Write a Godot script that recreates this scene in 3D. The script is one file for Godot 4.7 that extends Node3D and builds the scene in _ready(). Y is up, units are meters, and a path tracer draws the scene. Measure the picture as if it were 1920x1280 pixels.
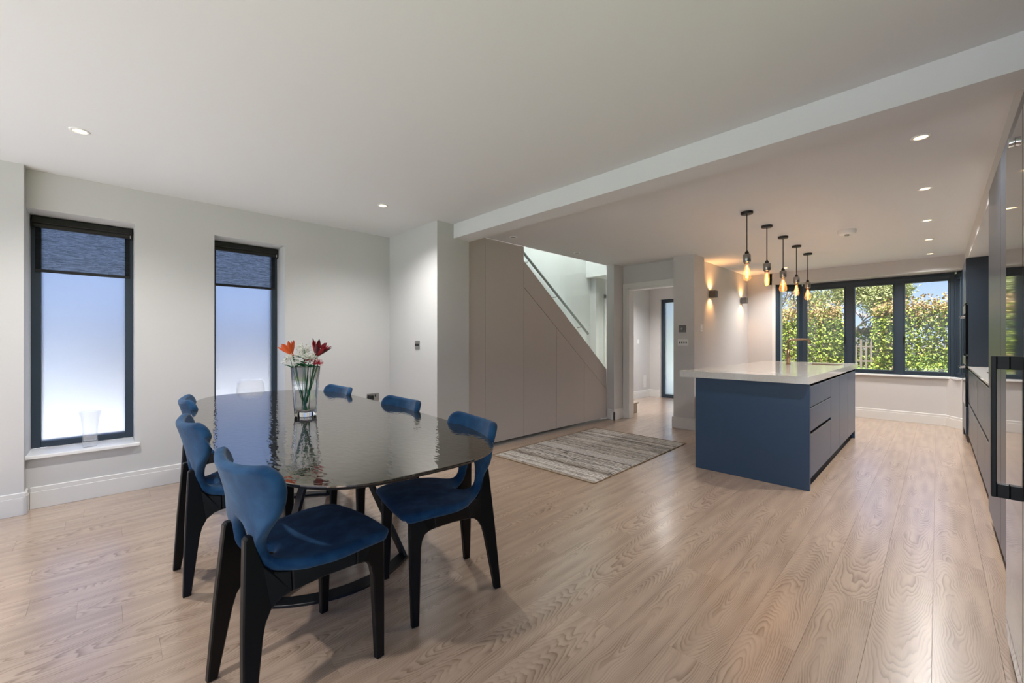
extends Node3D

var M := {}
var taken := {}
var rng := RandomNumberGenerator.new()

# ---------------------------------------------------------------- materials
func mat(key: String, c: Color, rough := 0.6, metal := 0.0, spec := 0.5) -> StandardMaterial3D:
	if M.has(key):
		return M[key]
	var m := StandardMaterial3D.new()
	m.resource_name = key
	m.albedo_color = c
	m.roughness = rough
	m.metallic = metal
	m.metallic_specular = spec
	M[key] = m
	return m

func rgb(r: float, g: float, b: float) -> Color:
	return Color(r / 255.0, g / 255.0, b / 255.0)

func noise_tex(size: int, freq: float, seed_: int, octaves := 3, as_normal := false) -> NoiseTexture2D:
	var n := FastNoiseLite.new()
	n.seed = seed_
	n.noise_type = FastNoiseLite.TYPE_SIMPLEX
	n.frequency = freq
	n.fractal_octaves = octaves
	var t := NoiseTexture2D.new()
	t.width = size
	t.height = size
	t.seamless = true
	t.noise = n
	t.as_normal_map = as_normal
	return t

# ---------------------------------------------------------------- mesh helpers
func begin() -> SurfaceTool:
	var st := SurfaceTool.new()
	st.begin(Mesh.PRIMITIVE_TRIANGLES)
	return st

func put(st: SurfaceTool, p: Vector3, uv := Vector2.ZERO) -> void:
	st.set_uv(uv)
	st.add_vertex(p)

func tri(st: SurfaceTool, a: Vector3, b: Vector3, c: Vector3) -> void:
	put(st, a); put(st, c); put(st, b)

func quad(st: SurfaceTool, a: Vector3, b: Vector3, c: Vector3, d: Vector3) -> void:
	tri(st, a, b, c); tri(st, a, c, d)

func quad_out(st: SurfaceTool, o: Vector3, a: Vector3, b: Vector3, c: Vector3, d: Vector3) -> void:
	if (b - a).cross(c - a).dot((a + c) * 0.5 - o) >= 0.0:
		quad(st, a, b, c, d)
	else:
		quad(st, d, c, b, a)

func tri_out(st: SurfaceTool, o: Vector3, a: Vector3, b: Vector3, c: Vector3) -> void:
	if (b - a).cross(c - a).dot((a + b + c) / 3.0 - o) >= 0.0:
		tri(st, a, b, c)
	else:
		tri(st, c, b, a)

# box between two corners, with chamfered edges, under a transform
func bx(st: SurfaceTool, p: Vector3, q: Vector3, bev := 0.0, t := Transform3D()) -> void:
	st.set_smooth_group(-1)
	var lo := Vector3(minf(p.x, q.x), minf(p.y, q.y), minf(p.z, q.z))
	var hi := Vector3(maxf(p.x, q.x), maxf(p.y, q.y), maxf(p.z, q.z))
	var o := (lo + hi) * 0.5
	var h := (hi - lo) * 0.5
	bev = minf(bev, minf(h.x, minf(h.y, h.z)) * 0.9)
	var corner := func(s: Vector3, full: int) -> Vector3:
		var v := Vector3.ZERO
		for k in 3:
			v[k] = o[k] + s[k] * (h[k] if (k == full or bev <= 0.0) else h[k] - bev)
		return t * v
	var c0 := t * o
	for k in 3:
		var i := (k + 1) % 3
		var j := (k + 2) % 3
		for s in [-1.0, 1.0]:
			var c := []
			for e in [[-1.0, -1.0], [1.0, -1.0], [1.0, 1.0], [-1.0, 1.0]]:
				var sg := Vector3.ZERO
				sg[k] = s; sg[i] = e[0]; sg[j] = e[1]
				c.append(corner.call(sg, k))
			quad_out(st, c0, c[0], c[1], c[2], c[3])
		if bev > 0.0:
			for e in [[-1.0, -1.0], [1.0, -1.0], [1.0, 1.0], [-1.0, 1.0]]:
				var s0 := Vector3.ZERO
				s0[i] = e[0]; s0[j] = e[1]; s0[k] = -1.0
				var s1 := s0
				s1[k] = 1.0
				quad_out(st, c0, corner.call(s0, i), corner.call(s1, i), corner.call(s1, j), corner.call(s0, j))
	if bev > 0.0:
		for a in [-1.0, 1.0]:
			for b in [-1.0, 1.0]:
				for c in [-1.0, 1.0]:
					var sg := Vector3(a, b, c)
					tri_out(st, c0, corner.call(sg, 0), corner.call(sg, 1), corner.call(sg, 2))

# grid of points, rows x columns, smooth; wraps in columns when closed
func grid(st: SurfaceTool, rows: Array, closed := false, smooth := 0) -> void:
	st.set_smooth_group(smooth)
	for i in rows.size() - 1:
		var a: Array = rows[i]
		var b: Array = rows[i + 1]
		var n := a.size()
		for j in (n if closed else n - 1):
			var k := (j + 1) % n
			tri(st, a[j], a[k], b[k])
			tri(st, a[j], b[k], b[j])

# profile of (radius, height), turned about y; listed so that the outside lies to the right going up
func lathe(st: SurfaceTool, prof: Array, seg := 24, at := Vector3.ZERO, smooth := 0) -> void:
	var rows := []
	for p in prof:
		var row := []
		for j in seg:
			var an := -TAU * j / seg
			row.append(at + Vector3(p.x * cos(an), p.y, p.x * sin(an)))
		rows.append(row)
	grid(st, rows, true, smooth)

func cyl(st: SurfaceTool, at: Vector3, r: float, h: float, seg := 20) -> void:
	var b := minf(r, h) * 0.12
	lathe(st, [Vector2(0, 0), Vector2(r - b, 0)], seg, at, -1)
	lathe(st, [Vector2(r - b, 0), Vector2(r, b), Vector2(r, h - b), Vector2(r - b, h)], seg, at, 1)
	lathe(st, [Vector2(r - b, h), Vector2(0, h)], seg, at, -1)

func tube(st: SurfaceTool, pts: Array, r0: float, r1 := -1.0, seg := 8, caps := true) -> void:
	if r1 < 0.0:
		r1 = r0
	var rows := []
	var side := Vector3.ZERO
	for i in pts.size():
		var d: Vector3 = (pts[mini(i + 1, pts.size() - 1)] - pts[maxi(i - 1, 0)]).normalized()
		if side == Vector3.ZERO:
			side = d.cross(Vector3.UP if absf(d.y) < 0.9 else Vector3.RIGHT).normalized()
		side = (side - d * side.dot(d)).normalized()
		var up := side.cross(d)
		var r := lerpf(r0, r1, float(i) / maxf(1.0, pts.size() - 1.0))
		var row := []
		for j in seg:
			var an := TAU * j / seg
			row.append(pts[i] + (side * cos(an) + up * sin(an)) * r)
		rows.append(row)
	grid(st, rows, true)
	if caps:
		st.set_smooth_group(-1)
		for e in [0, rows.size() - 1]:
			var row: Array = rows[e]
			var o: Vector3 = pts[e]
			var back: Vector3 = pts[1 if e == 0 else pts.size() - 2]
			for j in seg:
				tri_out(st, back, o, row[j], row[(j + 1) % seg])

# polygon in 2D swept from side 0 to side 1 by a mapping (Vector2, side) -> Vector3, edges chamfered by bev (thick is the distance between the sides)
func extr(st: SurfaceTool, poly: Array, to3: Callable, thick: float, bev := 0.0) -> void:
	var p := PackedVector2Array(poly)
	if Geometry2D.is_polygon_clockwise(p):
		p.reverse()
	var n := p.size()
	var inner := PackedVector2Array()
	for i in n:
		var a := (p[i] - p[(i + n - 1) % n]).normalized()
		var b := (p[(i + 1) % n] - p[i]).normalized()
		var m := (Vector2(-a.y, a.x) + Vector2(-b.y, b.x))
		var k := m.length_squared()
		inner.append(p[i] + (m * (2.0 / maxf(k, 0.6))) * bev)
	var rings := []
	var e := bev / thick
	for r in ([[inner, 0.0], [p, e], [p, 1.0 - e], [inner, 1.0]] if bev > 0.0 else [[p, 0.0], [p, 1.0]]):
		var row := []
		for v in r[0]:
			row.append(to3.call(v, r[1]))
		rings.append(row)
	var idx := Geometry2D.triangulate_polygon(inner if bev > 0.0 else p)
	var first: Array = rings[0]
	var last: Array = rings[-1]
	var along: Vector3 = last[0] - first[0]
	st.set_smooth_group(-1)
	for i in range(0, idx.size(), 3):
		tri_out(st, first[idx[i]] + along, first[idx[i]], first[idx[i + 1]], first[idx[i + 2]])
		tri_out(st, last[idx[i]] - along, last[idx[i]], last[idx[i + 1]], last[idx[i + 2]])
	# which way round do the sides run
	var mid2 := p[0].lerp(p[1], 0.5)
	var out2 := Vector2((p[1] - p[0]).y, -(p[1] - p[0]).x).normalized() * 0.001
	var out3: Vector3 = to3.call(mid2 + out2, 0.5) - to3.call(mid2, 0.5)
	var q0: Vector3 = to3.call(p[0], 0.0)
	var q1: Vector3 = to3.call(p[1], 0.0)
	var q2: Vector3 = to3.call(p[1], 1.0)
	var flip := (q1 - q0).cross(q2 - q0).dot(out3) < 0.0
	for r in rings.size() - 1:
		var a: Array = rings[r]
		var b: Array = rings[r + 1]
		for i in n:
			var j := (i + 1) % n
			if flip:
				quad(st, b[i], b[j], a[j], a[i])
			else:
				quad(st, a[i], a[j], b[j], b[i])

# ---------------------------------------------------------------- node helpers
func numbered(called: String) -> String:
	if not taken.has(called):
		taken[called] = 0
		return called
	taken[called] += 1
	return "%s_%03d" % [called, taken[called]]

func part(called: String, st: SurfaceTool, m: Material, parent: Node3D) -> MeshInstance3D:
	st.generate_normals()
	var o := MeshInstance3D.new()
	o.name = called
	o.mesh = st.commit()
	o.material_override = m
	parent.add_child(o, true)
	return o

func meshed(called: String, mesh: Mesh, m: Material, parent: Node3D) -> MeshInstance3D:
	var o := MeshInstance3D.new()
	o.name = called
	o.mesh = mesh
	o.material_override = m
	parent.add_child(o, true)
	return o

func tag(o: Node, label: String, category: String, group := "", kind := "") -> void:
	o.set_meta("label", label)
	if category: o.set_meta("category", category)
	if group: o.set_meta("group", group)
	if kind: o.set_meta("kind", kind)

func thing(called: String, label: String, category: String, at := Vector3.ZERO, turn := 0.0, group := "") -> Node3D:
	var o := Node3D.new()
	o.name = numbered(called)
	add_child(o)
	o.position = at
	o.rotation.y = turn
	tag(o, label, category, group)
	return o

func solo(called: String, st: SurfaceTool, m: Material, label: String, category: String, group := "", kind := "") -> MeshInstance3D:
	var o := part(numbered(called), st, m, self)
	tag(o, label, category, group, kind)
	return o

func struct(called: String, st: SurfaceTool, m: Material, label: String, category: String) -> MeshInstance3D:
	return solo(called, st, m, label, category, "", "structure")

func boxes(list: Array, bev := 0.0) -> SurfaceTool:
	var st := begin()
	for b in list:
		bx(st, Vector3(b[0], b[1], b[2]), Vector3(b[3], b[4], b[5]), bev)
	return st

func copy(o: Node3D, at: Vector3, turn: float, called: String, label := "") -> Node3D:
	var c: Node3D = o.duplicate()
	c.name = numbered(called)
	add_child(c)
	c.position = at
	c.rotation.y = turn
	if label: c.set_meta("label", label)
	return c

# ================================================================ scene
const CEIL_D := 2.43      # ceiling over the dining room
const CEIL_K := 2.38      # ceiling over the kitchen
const XL := -4.53         # inner face of the window wall
const XR := 0.90          # inner face of the wall behind the kitchen units
const ZB := 3.0           # inner face of the garden wall, behind the camera
const ZW := 2.2           # where the planks end and the added pale bounce floor begins
const ZF := -8.27         # inner face of the street wall

func _ready() -> void:
	rng.seed = 7
	# camera
	var cam := Camera3D.new()
	cam.name = "camera"
	cam.fov = 2.0 * rad_to_deg(atan(640.0 / 777.0))
	cam.position = Vector3(0, 1.2, 0)
	cam.rotation_degrees = Vector3(0, 45.73, 0)
	cam.near = 0.02
	cam.far = 300.0
	add_child(cam)
	# sky and exposure
	var we := WorldEnvironment.new()
	we.name = "world_environment"
	var env := Environment.new()
	env.background_mode = Environment.BG_SKY
	var sky := Sky.new()
	var sm := ProceduralSkyMaterial.new()
	sm.sky_top_color = rgb(84, 138, 224)
	sm.sky_horizon_color = rgb(188, 209, 236)
	sm.sky_curve = 0.16
	sm.sky_energy_multiplier = 1.0
	sm.ground_bottom_color = rgb(120, 118, 110)
	sm.ground_horizon_color = rgb(190, 196, 200)
	sky.sky_material = sm
	env.sky = sky
	env.background_energy_multiplier = 0.24
	env.tonemap_mode = Environment.TONE_MAPPER_LINEAR
	env.tonemap_exposure = 6.2
	env.sdfgi_enabled = true
	env.ssao_enabled = true
	env.ssil_enabled = true
	we.environment = env
	add_child(we)
	# sun: behind the house's garden side, high
	var sun := DirectionalLight3D.new()
	sun.name = "sun"
	sun.light_energy = 1.17
	sun.light_color = rgb(234, 243, 255)
	sun.light_angular_distance = 0.53
	sun.shadow_enabled = true
	sun.look_at_from_position(Vector3(0.02, 0.88, 0.475), Vector3.ZERO)
	add_child(sun)

	make_materials()
	build_floor()
	build_shell()
	build_windows()
	build_stairs_and_hall()
	build_kitchen()
	build_fittings()
	build_dining()
	build_outside()

func make_materials() -> void:
	var plaster := noise_tex(256, 0.03, 3, 4)
	for w in [["wall", rgb(206, 205, 203)], ["wall_kitchen", rgb(208, 206, 204)]]:
		var m := mat(w[0], w[1], 0.85, 0.0, 0.35)
		m.heightmap_enabled = true
		m.heightmap_texture = plaster
		m.heightmap_scale = 0.01
		m.uv1_triplanar = true
		m.uv1_world_triplanar = true
		m.uv1_scale = Vector3(1.5, 1.5, 1.5)
	mat("ceiling", rgb(222, 222, 222), 0.9, 0.0, 0.3)
	mat("trim", rgb(226, 224, 220), 0.45)
	mat("sill", rgb(240, 240, 238), 0.3)
	mat("anthracite", rgb(47, 60, 72), 0.4)
	mat("greige", rgb(200, 192, 186), 0.5, 0.0, 0.45)
	mat("screed", rgb(150, 146, 140), 0.9)
	mat("navy", rgb(50, 74, 102), 0.3, 0.0, 0.5)
	mat("charcoal", rgb(40, 48, 58), 0.3, 0.0, 0.5)     # finish of the wall run; the island is navy
	mat("black_wood", rgb(9, 9, 10), 0.4, 0.0, 0.35)
	mat("black_metal", rgb(20, 21, 23), 0.42, 0.0, 0.5)
	mat("steel", rgb(170, 168, 164), 0.28, 1.0)
	mat("steel_dark", rgb(120, 118, 116), 0.35, 1.0)
	mat("chrome", rgb(220, 220, 222), 0.12, 1.0)
	mat("brass", rgb(178, 150, 122), 0.3, 1.0)
	mat("white_plastic", rgb(238, 238, 236), 0.35)
	mat("black_plastic", rgb(18, 18, 18), 0.45)
	var g := mat("pane", Color(1, 1, 1, 0.04), 0.0)
	g.transparency = BaseMaterial3D.TRANSPARENCY_ALPHA
	var f := mat("frosted", Color(0.98, 0.985, 0.99, 0.0), 0.72)
	f.refraction_enabled = true
	f.refraction_scale = 0.05
	var gl := mat("glass", Color(0.985, 0.99, 0.99, 0.0), 0.0)
	gl.refraction_enabled = true
	gl.refraction_scale = 0.05
	var tg := mat("thin_glass", Color(1, 1, 1, 0.10), 0.0)
	tg.transparency = BaseMaterial3D.TRANSPARENCY_ALPHA
	var gt := mat("green_glass", Color(0.90, 0.96, 0.93, 0.0), 0.0)
	gt.refraction_enabled = true
	gt.refraction_scale = 0.05
	# quartz worktop: pale with fine speckle
	var im := Image.create(512, 512, false, Image.FORMAT_RGB8)
	im.fill(rgb(214, 211, 204))
	var r := RandomNumberGenerator.new()
	r.seed = 11
	for i in 9000:
		var v := r.randf_range(176, 232)
		var s := r.randi_range(1, 3)
		im.fill_rect(Rect2i(r.randi_range(0, 508), r.randi_range(0, 508), s, s), rgb(v, v - 3, v - 8))
	var q := mat("quartz", Color.WHITE, 0.1, 0.0, 0.5)
	q.albedo_texture = ImageTexture.create_from_image(im)
	q.uv1_triplanar = true
	q.uv1_world_triplanar = true
	q.uv1_scale = Vector3(2.2, 2.2, 2.2)
	# velvet: blue with soft blotches where the pile lies differently
	var vt := noise_tex(256, 0.012, 21, 4)
	var ramp := Gradient.new()
	ramp.set_color(0, rgb(23, 54, 86))
	ramp.set_color(1, rgb(50, 90, 126))
	vt.color_ramp = ramp
	var ve := mat("velvet", Color.WHITE, 0.85, 0.0, 0.12)
	ve.albedo_texture = vt
	ve.uv1_triplanar = true
	ve.uv1_scale = Vector3(2.6, 2.6, 2.6)
	ve.rim_enabled = true
	ve.rim = 0.3
	ve.rim_tint = 1.0
	# blind cloth: open weave, light passes between the threads
	var bi := Image.create(256, 256, false, Image.FORMAT_RGBA8)
	for y in 256:
		for x in 256:
			var k := 26.0 + r.randf_range(-8, 8) + 5.0 * sin(x * 0.9)
			bi.set_pixel(x, y, Color(k / 255.0, (k + 2) / 255.0, (k + 8) / 255.0, 0.0))
	for y in range(0, 256, 2):
		var x := 0
		while x < 256:
			var l := r.randi_range(6, 40)
			var a := r.randf_range(0.58, 0.84)
			for xx in range(x, mini(256, x + l)):
				for yy in [y, y + 1]:
					var c := bi.get_pixel(xx, yy)
					c.a = a
					bi.set_pixel(xx, yy, c)
			x += l
	var bl := mat("blind_cloth", Color.WHITE, 0.9)
	bl.albedo_texture = ImageTexture.create_from_image(bi)
	bl.transparency = BaseMaterial3D.TRANSPARENCY_ALPHA
	bl.uv1_triplanar = true
	bl.uv1_world_triplanar = true
	bl.uv1_scale = Vector3(3.0, 3.0, 3.0)
	# table: rippled dark mirror
	var tp := mat("table_glass", rgb(130, 125, 118), 0.05, 0.92)
	tp.heightmap_enabled = true
	tp.heightmap_texture = noise_tex(512, 0.02, 5, 2)
	tp.heightmap_scale = 0.035
	tp.uv1_triplanar = true
	tp.uv1_world_triplanar = true
	tp.uv1_scale = Vector3(1.3, 1.3, 2.6)
	wood()

# plank patterns side by side in one picture: flat-sawn rings cut at a varying depth
const VARIANTS := 7
func wood() -> void:
	var pw := 208
	var ph := 1376
	var w := pw * VARIANTS
	var color := PackedByteArray()
	color.resize(w * ph * 3)
	var relief := PackedByteArray()
	relief.resize(w * ph)
	var n := FastNoiseLite.new()
	n.noise_type = FastNoiseLite.TYPE_SIMPLEX
	n.frequency = 1.0
	n.fractal_type = FastNoiseLite.FRACTAL_NONE
	for v in VARIANTS:
		var off := 100.0 * v
		var centre := [0.0, 0.018, -0.022, 0.03, -0.01, 0.012, -0.034][v] as float
		for y in ph:
			var z := 1.219 * y / ph
			var zc := [0.35, 1.45, -0.25, 0.85, 1.7, 0.1, 0.6][v] as float
			var slope := [0.10, 0.085, 0.12, 0.11, 0.09, 0.105, 0.095][v] as float
			var run := slope * (z - zc + 0.10 * n.get_noise_2d(z * 1.6 + off, 3.0))
			var depth := sqrt(run * run + 0.00012)
			var cx := centre + 0.016 * n.get_noise_2d(z * 1.1 + off, 17.0) + 0.004 * n.get_noise_2d(z * 5.0 + off, 27.0)
			for x in pw:
				var px := 0.184 * (float(x) / pw - 0.5)
				var d := px - cx
				var ring := sqrt(d * d * 0.9 + depth * depth) / 0.0058
				ring += 0.55 * n.get_noise_2d(px * 18.0 + off, z * 3.2) + 0.12 * n.get_noise_2d(px * 50.0 + off, z * 7.0)
				var fr := ring - floorf(ring)
				var line := fr * fr * fr * (1.0 if fr < 0.9 else (1.0 - fr) * 10.0)
				var strong := clampf(0.62 + 0.5 * n.get_noise_2d(px * 12.0 + off, z * 1.8 + 40.0), 0.15, 1.0)
				var fibre := n.get_noise_2d(px * 420.0 + off, z * 9.0)
				var tone := 0.04 * n.get_noise_2d(px * 16.0 + off, z * 1.1 + 70.0) + 0.02 * fibre - 0.33 * line * strong
				var i := y * w + v * pw + x
				color[i * 3] = int(clampf(186.0 * (1.0 + tone), 0, 255))
				color[i * 3 + 1] = int(clampf(161.0 * (1.0 + tone * 1.15), 0, 255))
				color[i * 3 + 2] = int(clampf(139.0 * (1.0 + tone * 1.3), 0, 255))
				relief[i] = int(clampf(170.0 + 26.0 * fibre - 130.0 * line * (0.35 + 0.65 * strong), 0, 255))
	var m := mat("wood_floor", Color.WHITE, 0.3, 0.0, 0.5)
	m.clearcoat_enabled = true
	m.clearcoat = 1.0
	m.clearcoat_roughness = 0.22
	m.albedo_texture = ImageTexture.create_from_image(Image.create_from_data(w, ph, false, Image.FORMAT_RGB8, color))
	var h := ImageTexture.create_from_image(Image.create_from_data(w, ph, false, Image.FORMAT_L8, relief))
	m.heightmap_enabled = true
	m.heightmap_texture = h
	m.heightmap_scale = 0.007

# ---------------------------------------------------------------- floor
const PW := 0.184
const PL := 1.219

func plank_mesh(v: int, len_: float, from_: float, wide := PW) -> ArrayMesh:
	# lies along -z from its origin, top at y = 0
	var st := begin()
	var e := 0.0006
	var u0 := (v + 0.02) / VARIANTS
	var u1 := (v + 0.98) / VARIANTS
	var uv := func(p: Vector3) -> Vector2:
		return Vector2(lerpf(u0, u1, clampf(p.x / PW + 0.5, 0, 1)), clampf((from_ - p.z) / PL, 0.001, 0.999))
	var hw := wide * 0.5
	var top := [Vector3(-hw + e, 0, -e * 0.6), Vector3(hw - e, 0, -e * 0.6), Vector3(hw - e, 0, -len_ + e * 0.6), Vector3(-hw + e, 0, -len_ + e * 0.6)]
	var low := [Vector3(-hw + 0.0002, -0.0007, -0.0001), Vector3(hw - 0.0002, -0.0007, -0.0001), Vector3(hw - 0.0002, -0.0007, -len_ + 0.0001), Vector3(-hw + 0.0002, -0.0007, -len_ + 0.0001)]
	var base := []
	for p in low:
		base.append(p + Vector3(0, -0.003, 0))
	st.set_smooth_group(-1)
	var face := func(a: Vector3, b: Vector3, c: Vector3, d: Vector3) -> void:
		for p in [a, c, b, a, d, c]:
			put(st, p, uv.call(p))
	face.call(top[0], top[1], top[2], top[3])
	for i in 4:
		var j := (i + 1) % 4
		face.call(low[i], low[j], top[j], top[i])
		face.call(base[i], base[j], low[j], low[i])
	st.generate_normals()
	return st.commit()

func build_floor() -> void:
	var known := {}
	for k in [[-2.86, 0.258], [-2.67, 0.10], [-2.48, -0.045], [-4.2, 0.12], [-3.62, -0.063], [-3.04, -0.425], [-1.555, -0.6], [-0.66, -1.586], [-0.84, -2.205], [-0.1, -2.955], [0.08, -3.28], [0.25, -4.73], [-0.46, -3.125], [-0.28, -2.5], [-1.73, -2.52]]:
		known[int(roundf((0.078 - k[0]) / PW))] = k[1]
	var shared := {}
	var r := RandomNumberGenerator.new()
	r.seed = 5
	for area in [["floor", false], ["floor_hall", true]]:
		var f := Node3D.new()
		f.name = area[0]
		add_child(f)
		var hall: bool = area[1]
		tag(f, "wood plank floor running through the hall beyond the doorway" if hall else "pale brown wood plank floor of the dining room and kitchen", "floor", "", "structure")
		if hall:
			part("subfloor", boxes([[-4.6, -0.2, -5.9, -2.45, -0.0043, -8.75]]), M.screed, f)
		else:
			part("subfloor", boxes([[-4.95, -0.2, ZW, 1.1, -0.0043, -5.9], [-2.45, -0.2, -5.9, 1.1, -0.0043, -8.75]]), M.screed, f)
		if not hall:
			part("bounce_floor", boxes([[-4.95, -0.2, ZW, 1.1, 0.0, ZB + 0.3]]), mat("bounce_floor_pale", rgb(208, 204, 196), 0.5), f)  # unseen pale floor, added to bounce sunlight into the room
		var row := -4
		while row < 26:
			var x := 0.078 - row * PW
			r.seed = 900 + row
			var z1 := ZW
			var z0 := -8.62
			if x < -2.42:
				z0 = -5.88
			if x < -3.585:
				z0 = -2.5
			if hall:
				z1 = -5.88
				z0 = -8.55
				if x > -2.42 or x < -4.5:
					row += 1
					continue
			var joint: float = known[row] if known.has(row) else r.randf_range(-PL, 0.0)
			var z := joint + PL * 12.0
			while z > z0:
				var a := minf(z, z1)
				var b := maxf(z - PL, z0)
				if a - b > 0.02:
					var v := r.randi_range(0, VARIANTS - 1)
					var m: ArrayMesh
					if a - b > PL - 0.001:
						if not shared.has(v):
							shared[v] = plank_mesh(v, PL, 0.0)
						m = shared[v]
					else:
						m = plank_mesh(v, a - b, z - a)
					var o := meshed("plank", m, M.wood_floor, f)
					o.position = Vector3(x, 0, a)
				z -= PL
			row += 1

# ---------------------------------------------------------------- room shell
func skirt(called: String, a: Vector2, b: Vector2, n: Vector2, label: String) -> void:
	# from a to b along the foot of a wall (x, z), n points into the room
	var st := begin()
	var d := (b - a).normalized()
	var l := a.distance_to(b)
	var t := Transform3D(Basis(Vector3(d.x, 0, d.y), Vector3.UP, Vector3(n.x, 0, n.y)), Vector3(a.x, 0, a.y))
	bx(st, Vector3(0, 0, -0.002), Vector3(l, 0.122, 0.018), 0.002, t)
	bx(st, Vector3(0, 0.12, -0.002), Vector3(l, 0.155, 0.013), 0.004, t)
	struct(called, st, M.trim, label, "skirting board")

func build_shell() -> void:
	# window wall, with two tall openings
	var wz := [[0.42, -0.155], [-0.684, -1.263]]
	var y0 := 0.36
	var y1 := 2.155
	struct("wall_left", boxes([
		[XL, -0.2, 3.3, -4.95, y0, -2.5], [XL, y1, 3.3, -4.95, 2.7, -2.5],
		[XL, y0, 3.3, -4.95, y1, wz[0][0]], [XL, y0, wz[0][1], -4.95, y1, wz[1][0]], [XL, y0, wz[1][1], -4.95, y1, -2.5]]), M.wall, "pale grey plaster wall with two tall frosted windows", "wall")
	struct("wall_pier", boxes([[XL + 0.001, 0, ZB, -4.43, CEIL_D, 0.42]]), M.wall, "shallow plaster pier standing proud beside the tall window", "wall")
	struct("wall_return", boxes([[-4.6, 0, -2.39, -3.54, CEIL_D, -2.80]]), M.wall, "bright plaster wall end between dining room and staircase", "wall")
	struct("wall_right", boxes([[XR, -0.2, 3.3, 1.15, 2.7, 2.7], [XR, 2.2, 2.7, 1.15, 2.7, -1.35], [XR, -0.2, -1.35, 1.15, 2.7, -8.9]]), M.wall_kitchen, "plaster wall behind the tall kitchen units", "wall")
	# garden wall with a wide glazed opening, behind the camera
	struct("wall_back", boxes([[-4.95, -0.2, ZB, -4.2, 2.7, 3.3], [0.5, -0.2, ZB, 1.15, 2.7, 3.3], [-4.2, 2.2, ZB, 0.5, 2.7, 3.3]]), M.wall, "plaster wall around the garden doors", "wall")
	# ceilings
	struct("ceiling", boxes([[-4.95, CEIL_D, 1.95, 1.15, 2.62, -2.6], [-4.95, CEIL_D, 1.95, -4.1, 2.62, 3.3], [0.4, CEIL_D, 1.95, 1.15, 2.62, 3.3], [-4.1, CEIL_D, 2.9, 0.4, 2.62, 3.3]]), M.ceiling, "smooth white ceiling over the dining table", "ceiling")
	struct("ceiling_kitchen", boxes([[-3.585, CEIL_K, -2.8, 1.15, 2.75, -8.9]]), M.ceiling, "smooth white ceiling over the kitchen island", "ceiling")
	struct("trim_beam", boxes([[-3.541, 2.28, -2.596, 1.15, 2.75, -2.806]]), M.ceiling, "white boxed beam across the ceiling between dining room and kitchen", "beam")
	# nib, door wall, pillar, recess
	struct("wall_nib", boxes([[-3.585, 0, -5.55, -3.455, CEIL_K, -5.82]]), M.wall_kitchen, "narrow plaster nib between the stair glazing and doorway", "wall")
	struct("wall_door", boxes([[-3.585, 2.03, -5.82, -2.40, CEIL_K, -5.94], [-3.585, 0, -5.82, -3.36, 2.03, -5.94], [-2.585, 0, -5.82, -2.40, 2.03, -5.94]]), M.wall_kitchen, "plaster wall over the doorway to the hall", "wall")
	struct("wall_pillar", boxes([[-2.572, 0, -5.66, -2.285, CEIL_K, -6.0]]), M.wall_kitchen, "plaster pillar carrying the switches beside the doorway", "wall")
	struct("wall_recess", boxes([[-2.39, 0, -5.95, -2.52, CEIL_K, -8.75]]), M.wall_kitchen, "plaster wall with two wall lamps behind the island", "wall")
	# street wall with the bay
	var bay := [Vector2(-2.005, ZF), Vector2(-1.93, ZF - 0.03), Vector2(-1.62, -8.55), Vector2(0.095, -8.55), Vector2(0.262, -8.27)]
	struct("wall_front", boxes([[-2.52, 0, ZF, -2.005, CEIL_K, -8.75], [-2.1, 2.185, ZF, 1.15, CEIL_K, -8.9], [0.262, 0, ZF, 1.15, CEIL_K, -8.9]]), M.wall_kitchen, "plaster wall around the bay window", "wall")
	var st := begin()
	for i in range(0, 4):
		bay_slab(st, bay[i], bay[i + 1], 0.0, 0.69, 0.0, 0.3)
	struct("wall_bay", st, M.wall_kitchen, "low plaster wall under the bay window", "wall")
	# bulkhead over the kitchen run
	struct("trim_bulkhead", boxes([[0.258, 2.19, -2.806, XR, CEIL_K, ZF]]), M.wall_kitchen, "plaster bulkhead above the tall kitchen units", "bulkhead")
	# skirtings
	skirt("baseboard_left", Vector2(XL, 0.40), Vector2(XL, -2.39), Vector2(1, 0), "white skirting board under the two tall windows")
	skirt("baseboard_pier", Vector2(-4.43, ZB), Vector2(-4.43, 0.402), Vector2(1, 0), "white skirting board on the plaster pier")
	skirt("baseboard_pier_end", Vector2(-4.53, 0.42), Vector2(-4.412, 0.42), Vector2(0, -1), "short white skirting board on the end of the pier")
	skirt("baseboard_return", Vector2(XL, -2.39), Vector2(-3.522, -2.39), Vector2(0, 1), "white skirting board on the bright wall end behind the chairs")
	skirt("baseboard_return_end", Vector2(-3.54, -2.372), Vector2(-3.54, -2.8), Vector2(1, 0), "white skirting board on the wall end beside the cupboards")
	skirt("baseboard_nib", Vector2(-3.455, -5.532), Vector2(-3.455, -5.82), Vector2(1, 0), "white skirting board on the narrow nib by the doorway")
	skirt("baseboard_nib_front", Vector2(-3.565, -5.55), Vector2(-3.437, -5.55), Vector2(0, 1), "white skirting board on the front of the narrow nib")
	skirt("baseboard_pillar", Vector2(-2.59, -5.66), Vector2(-2.267, -5.66), Vector2(0, 1), "white skirting board on the front of the pillar")
	skirt("baseboard_pillar_side", Vector2(-2.285, -5.642), Vector2(-2.285, -6.0), Vector2(1, 0), "white skirting board on the island side of the pillar")
	skirt("baseboard_recess", Vector2(-2.39, -6.0), Vector2(-2.39, ZF), Vector2(1, 0), "white skirting board under the wall lamps")
	skirt("baseboard_front", Vector2(-2.39, ZF), Vector2(-2.0, ZF), Vector2(0, 1), "white skirting board between wall lamps and bay")
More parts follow.
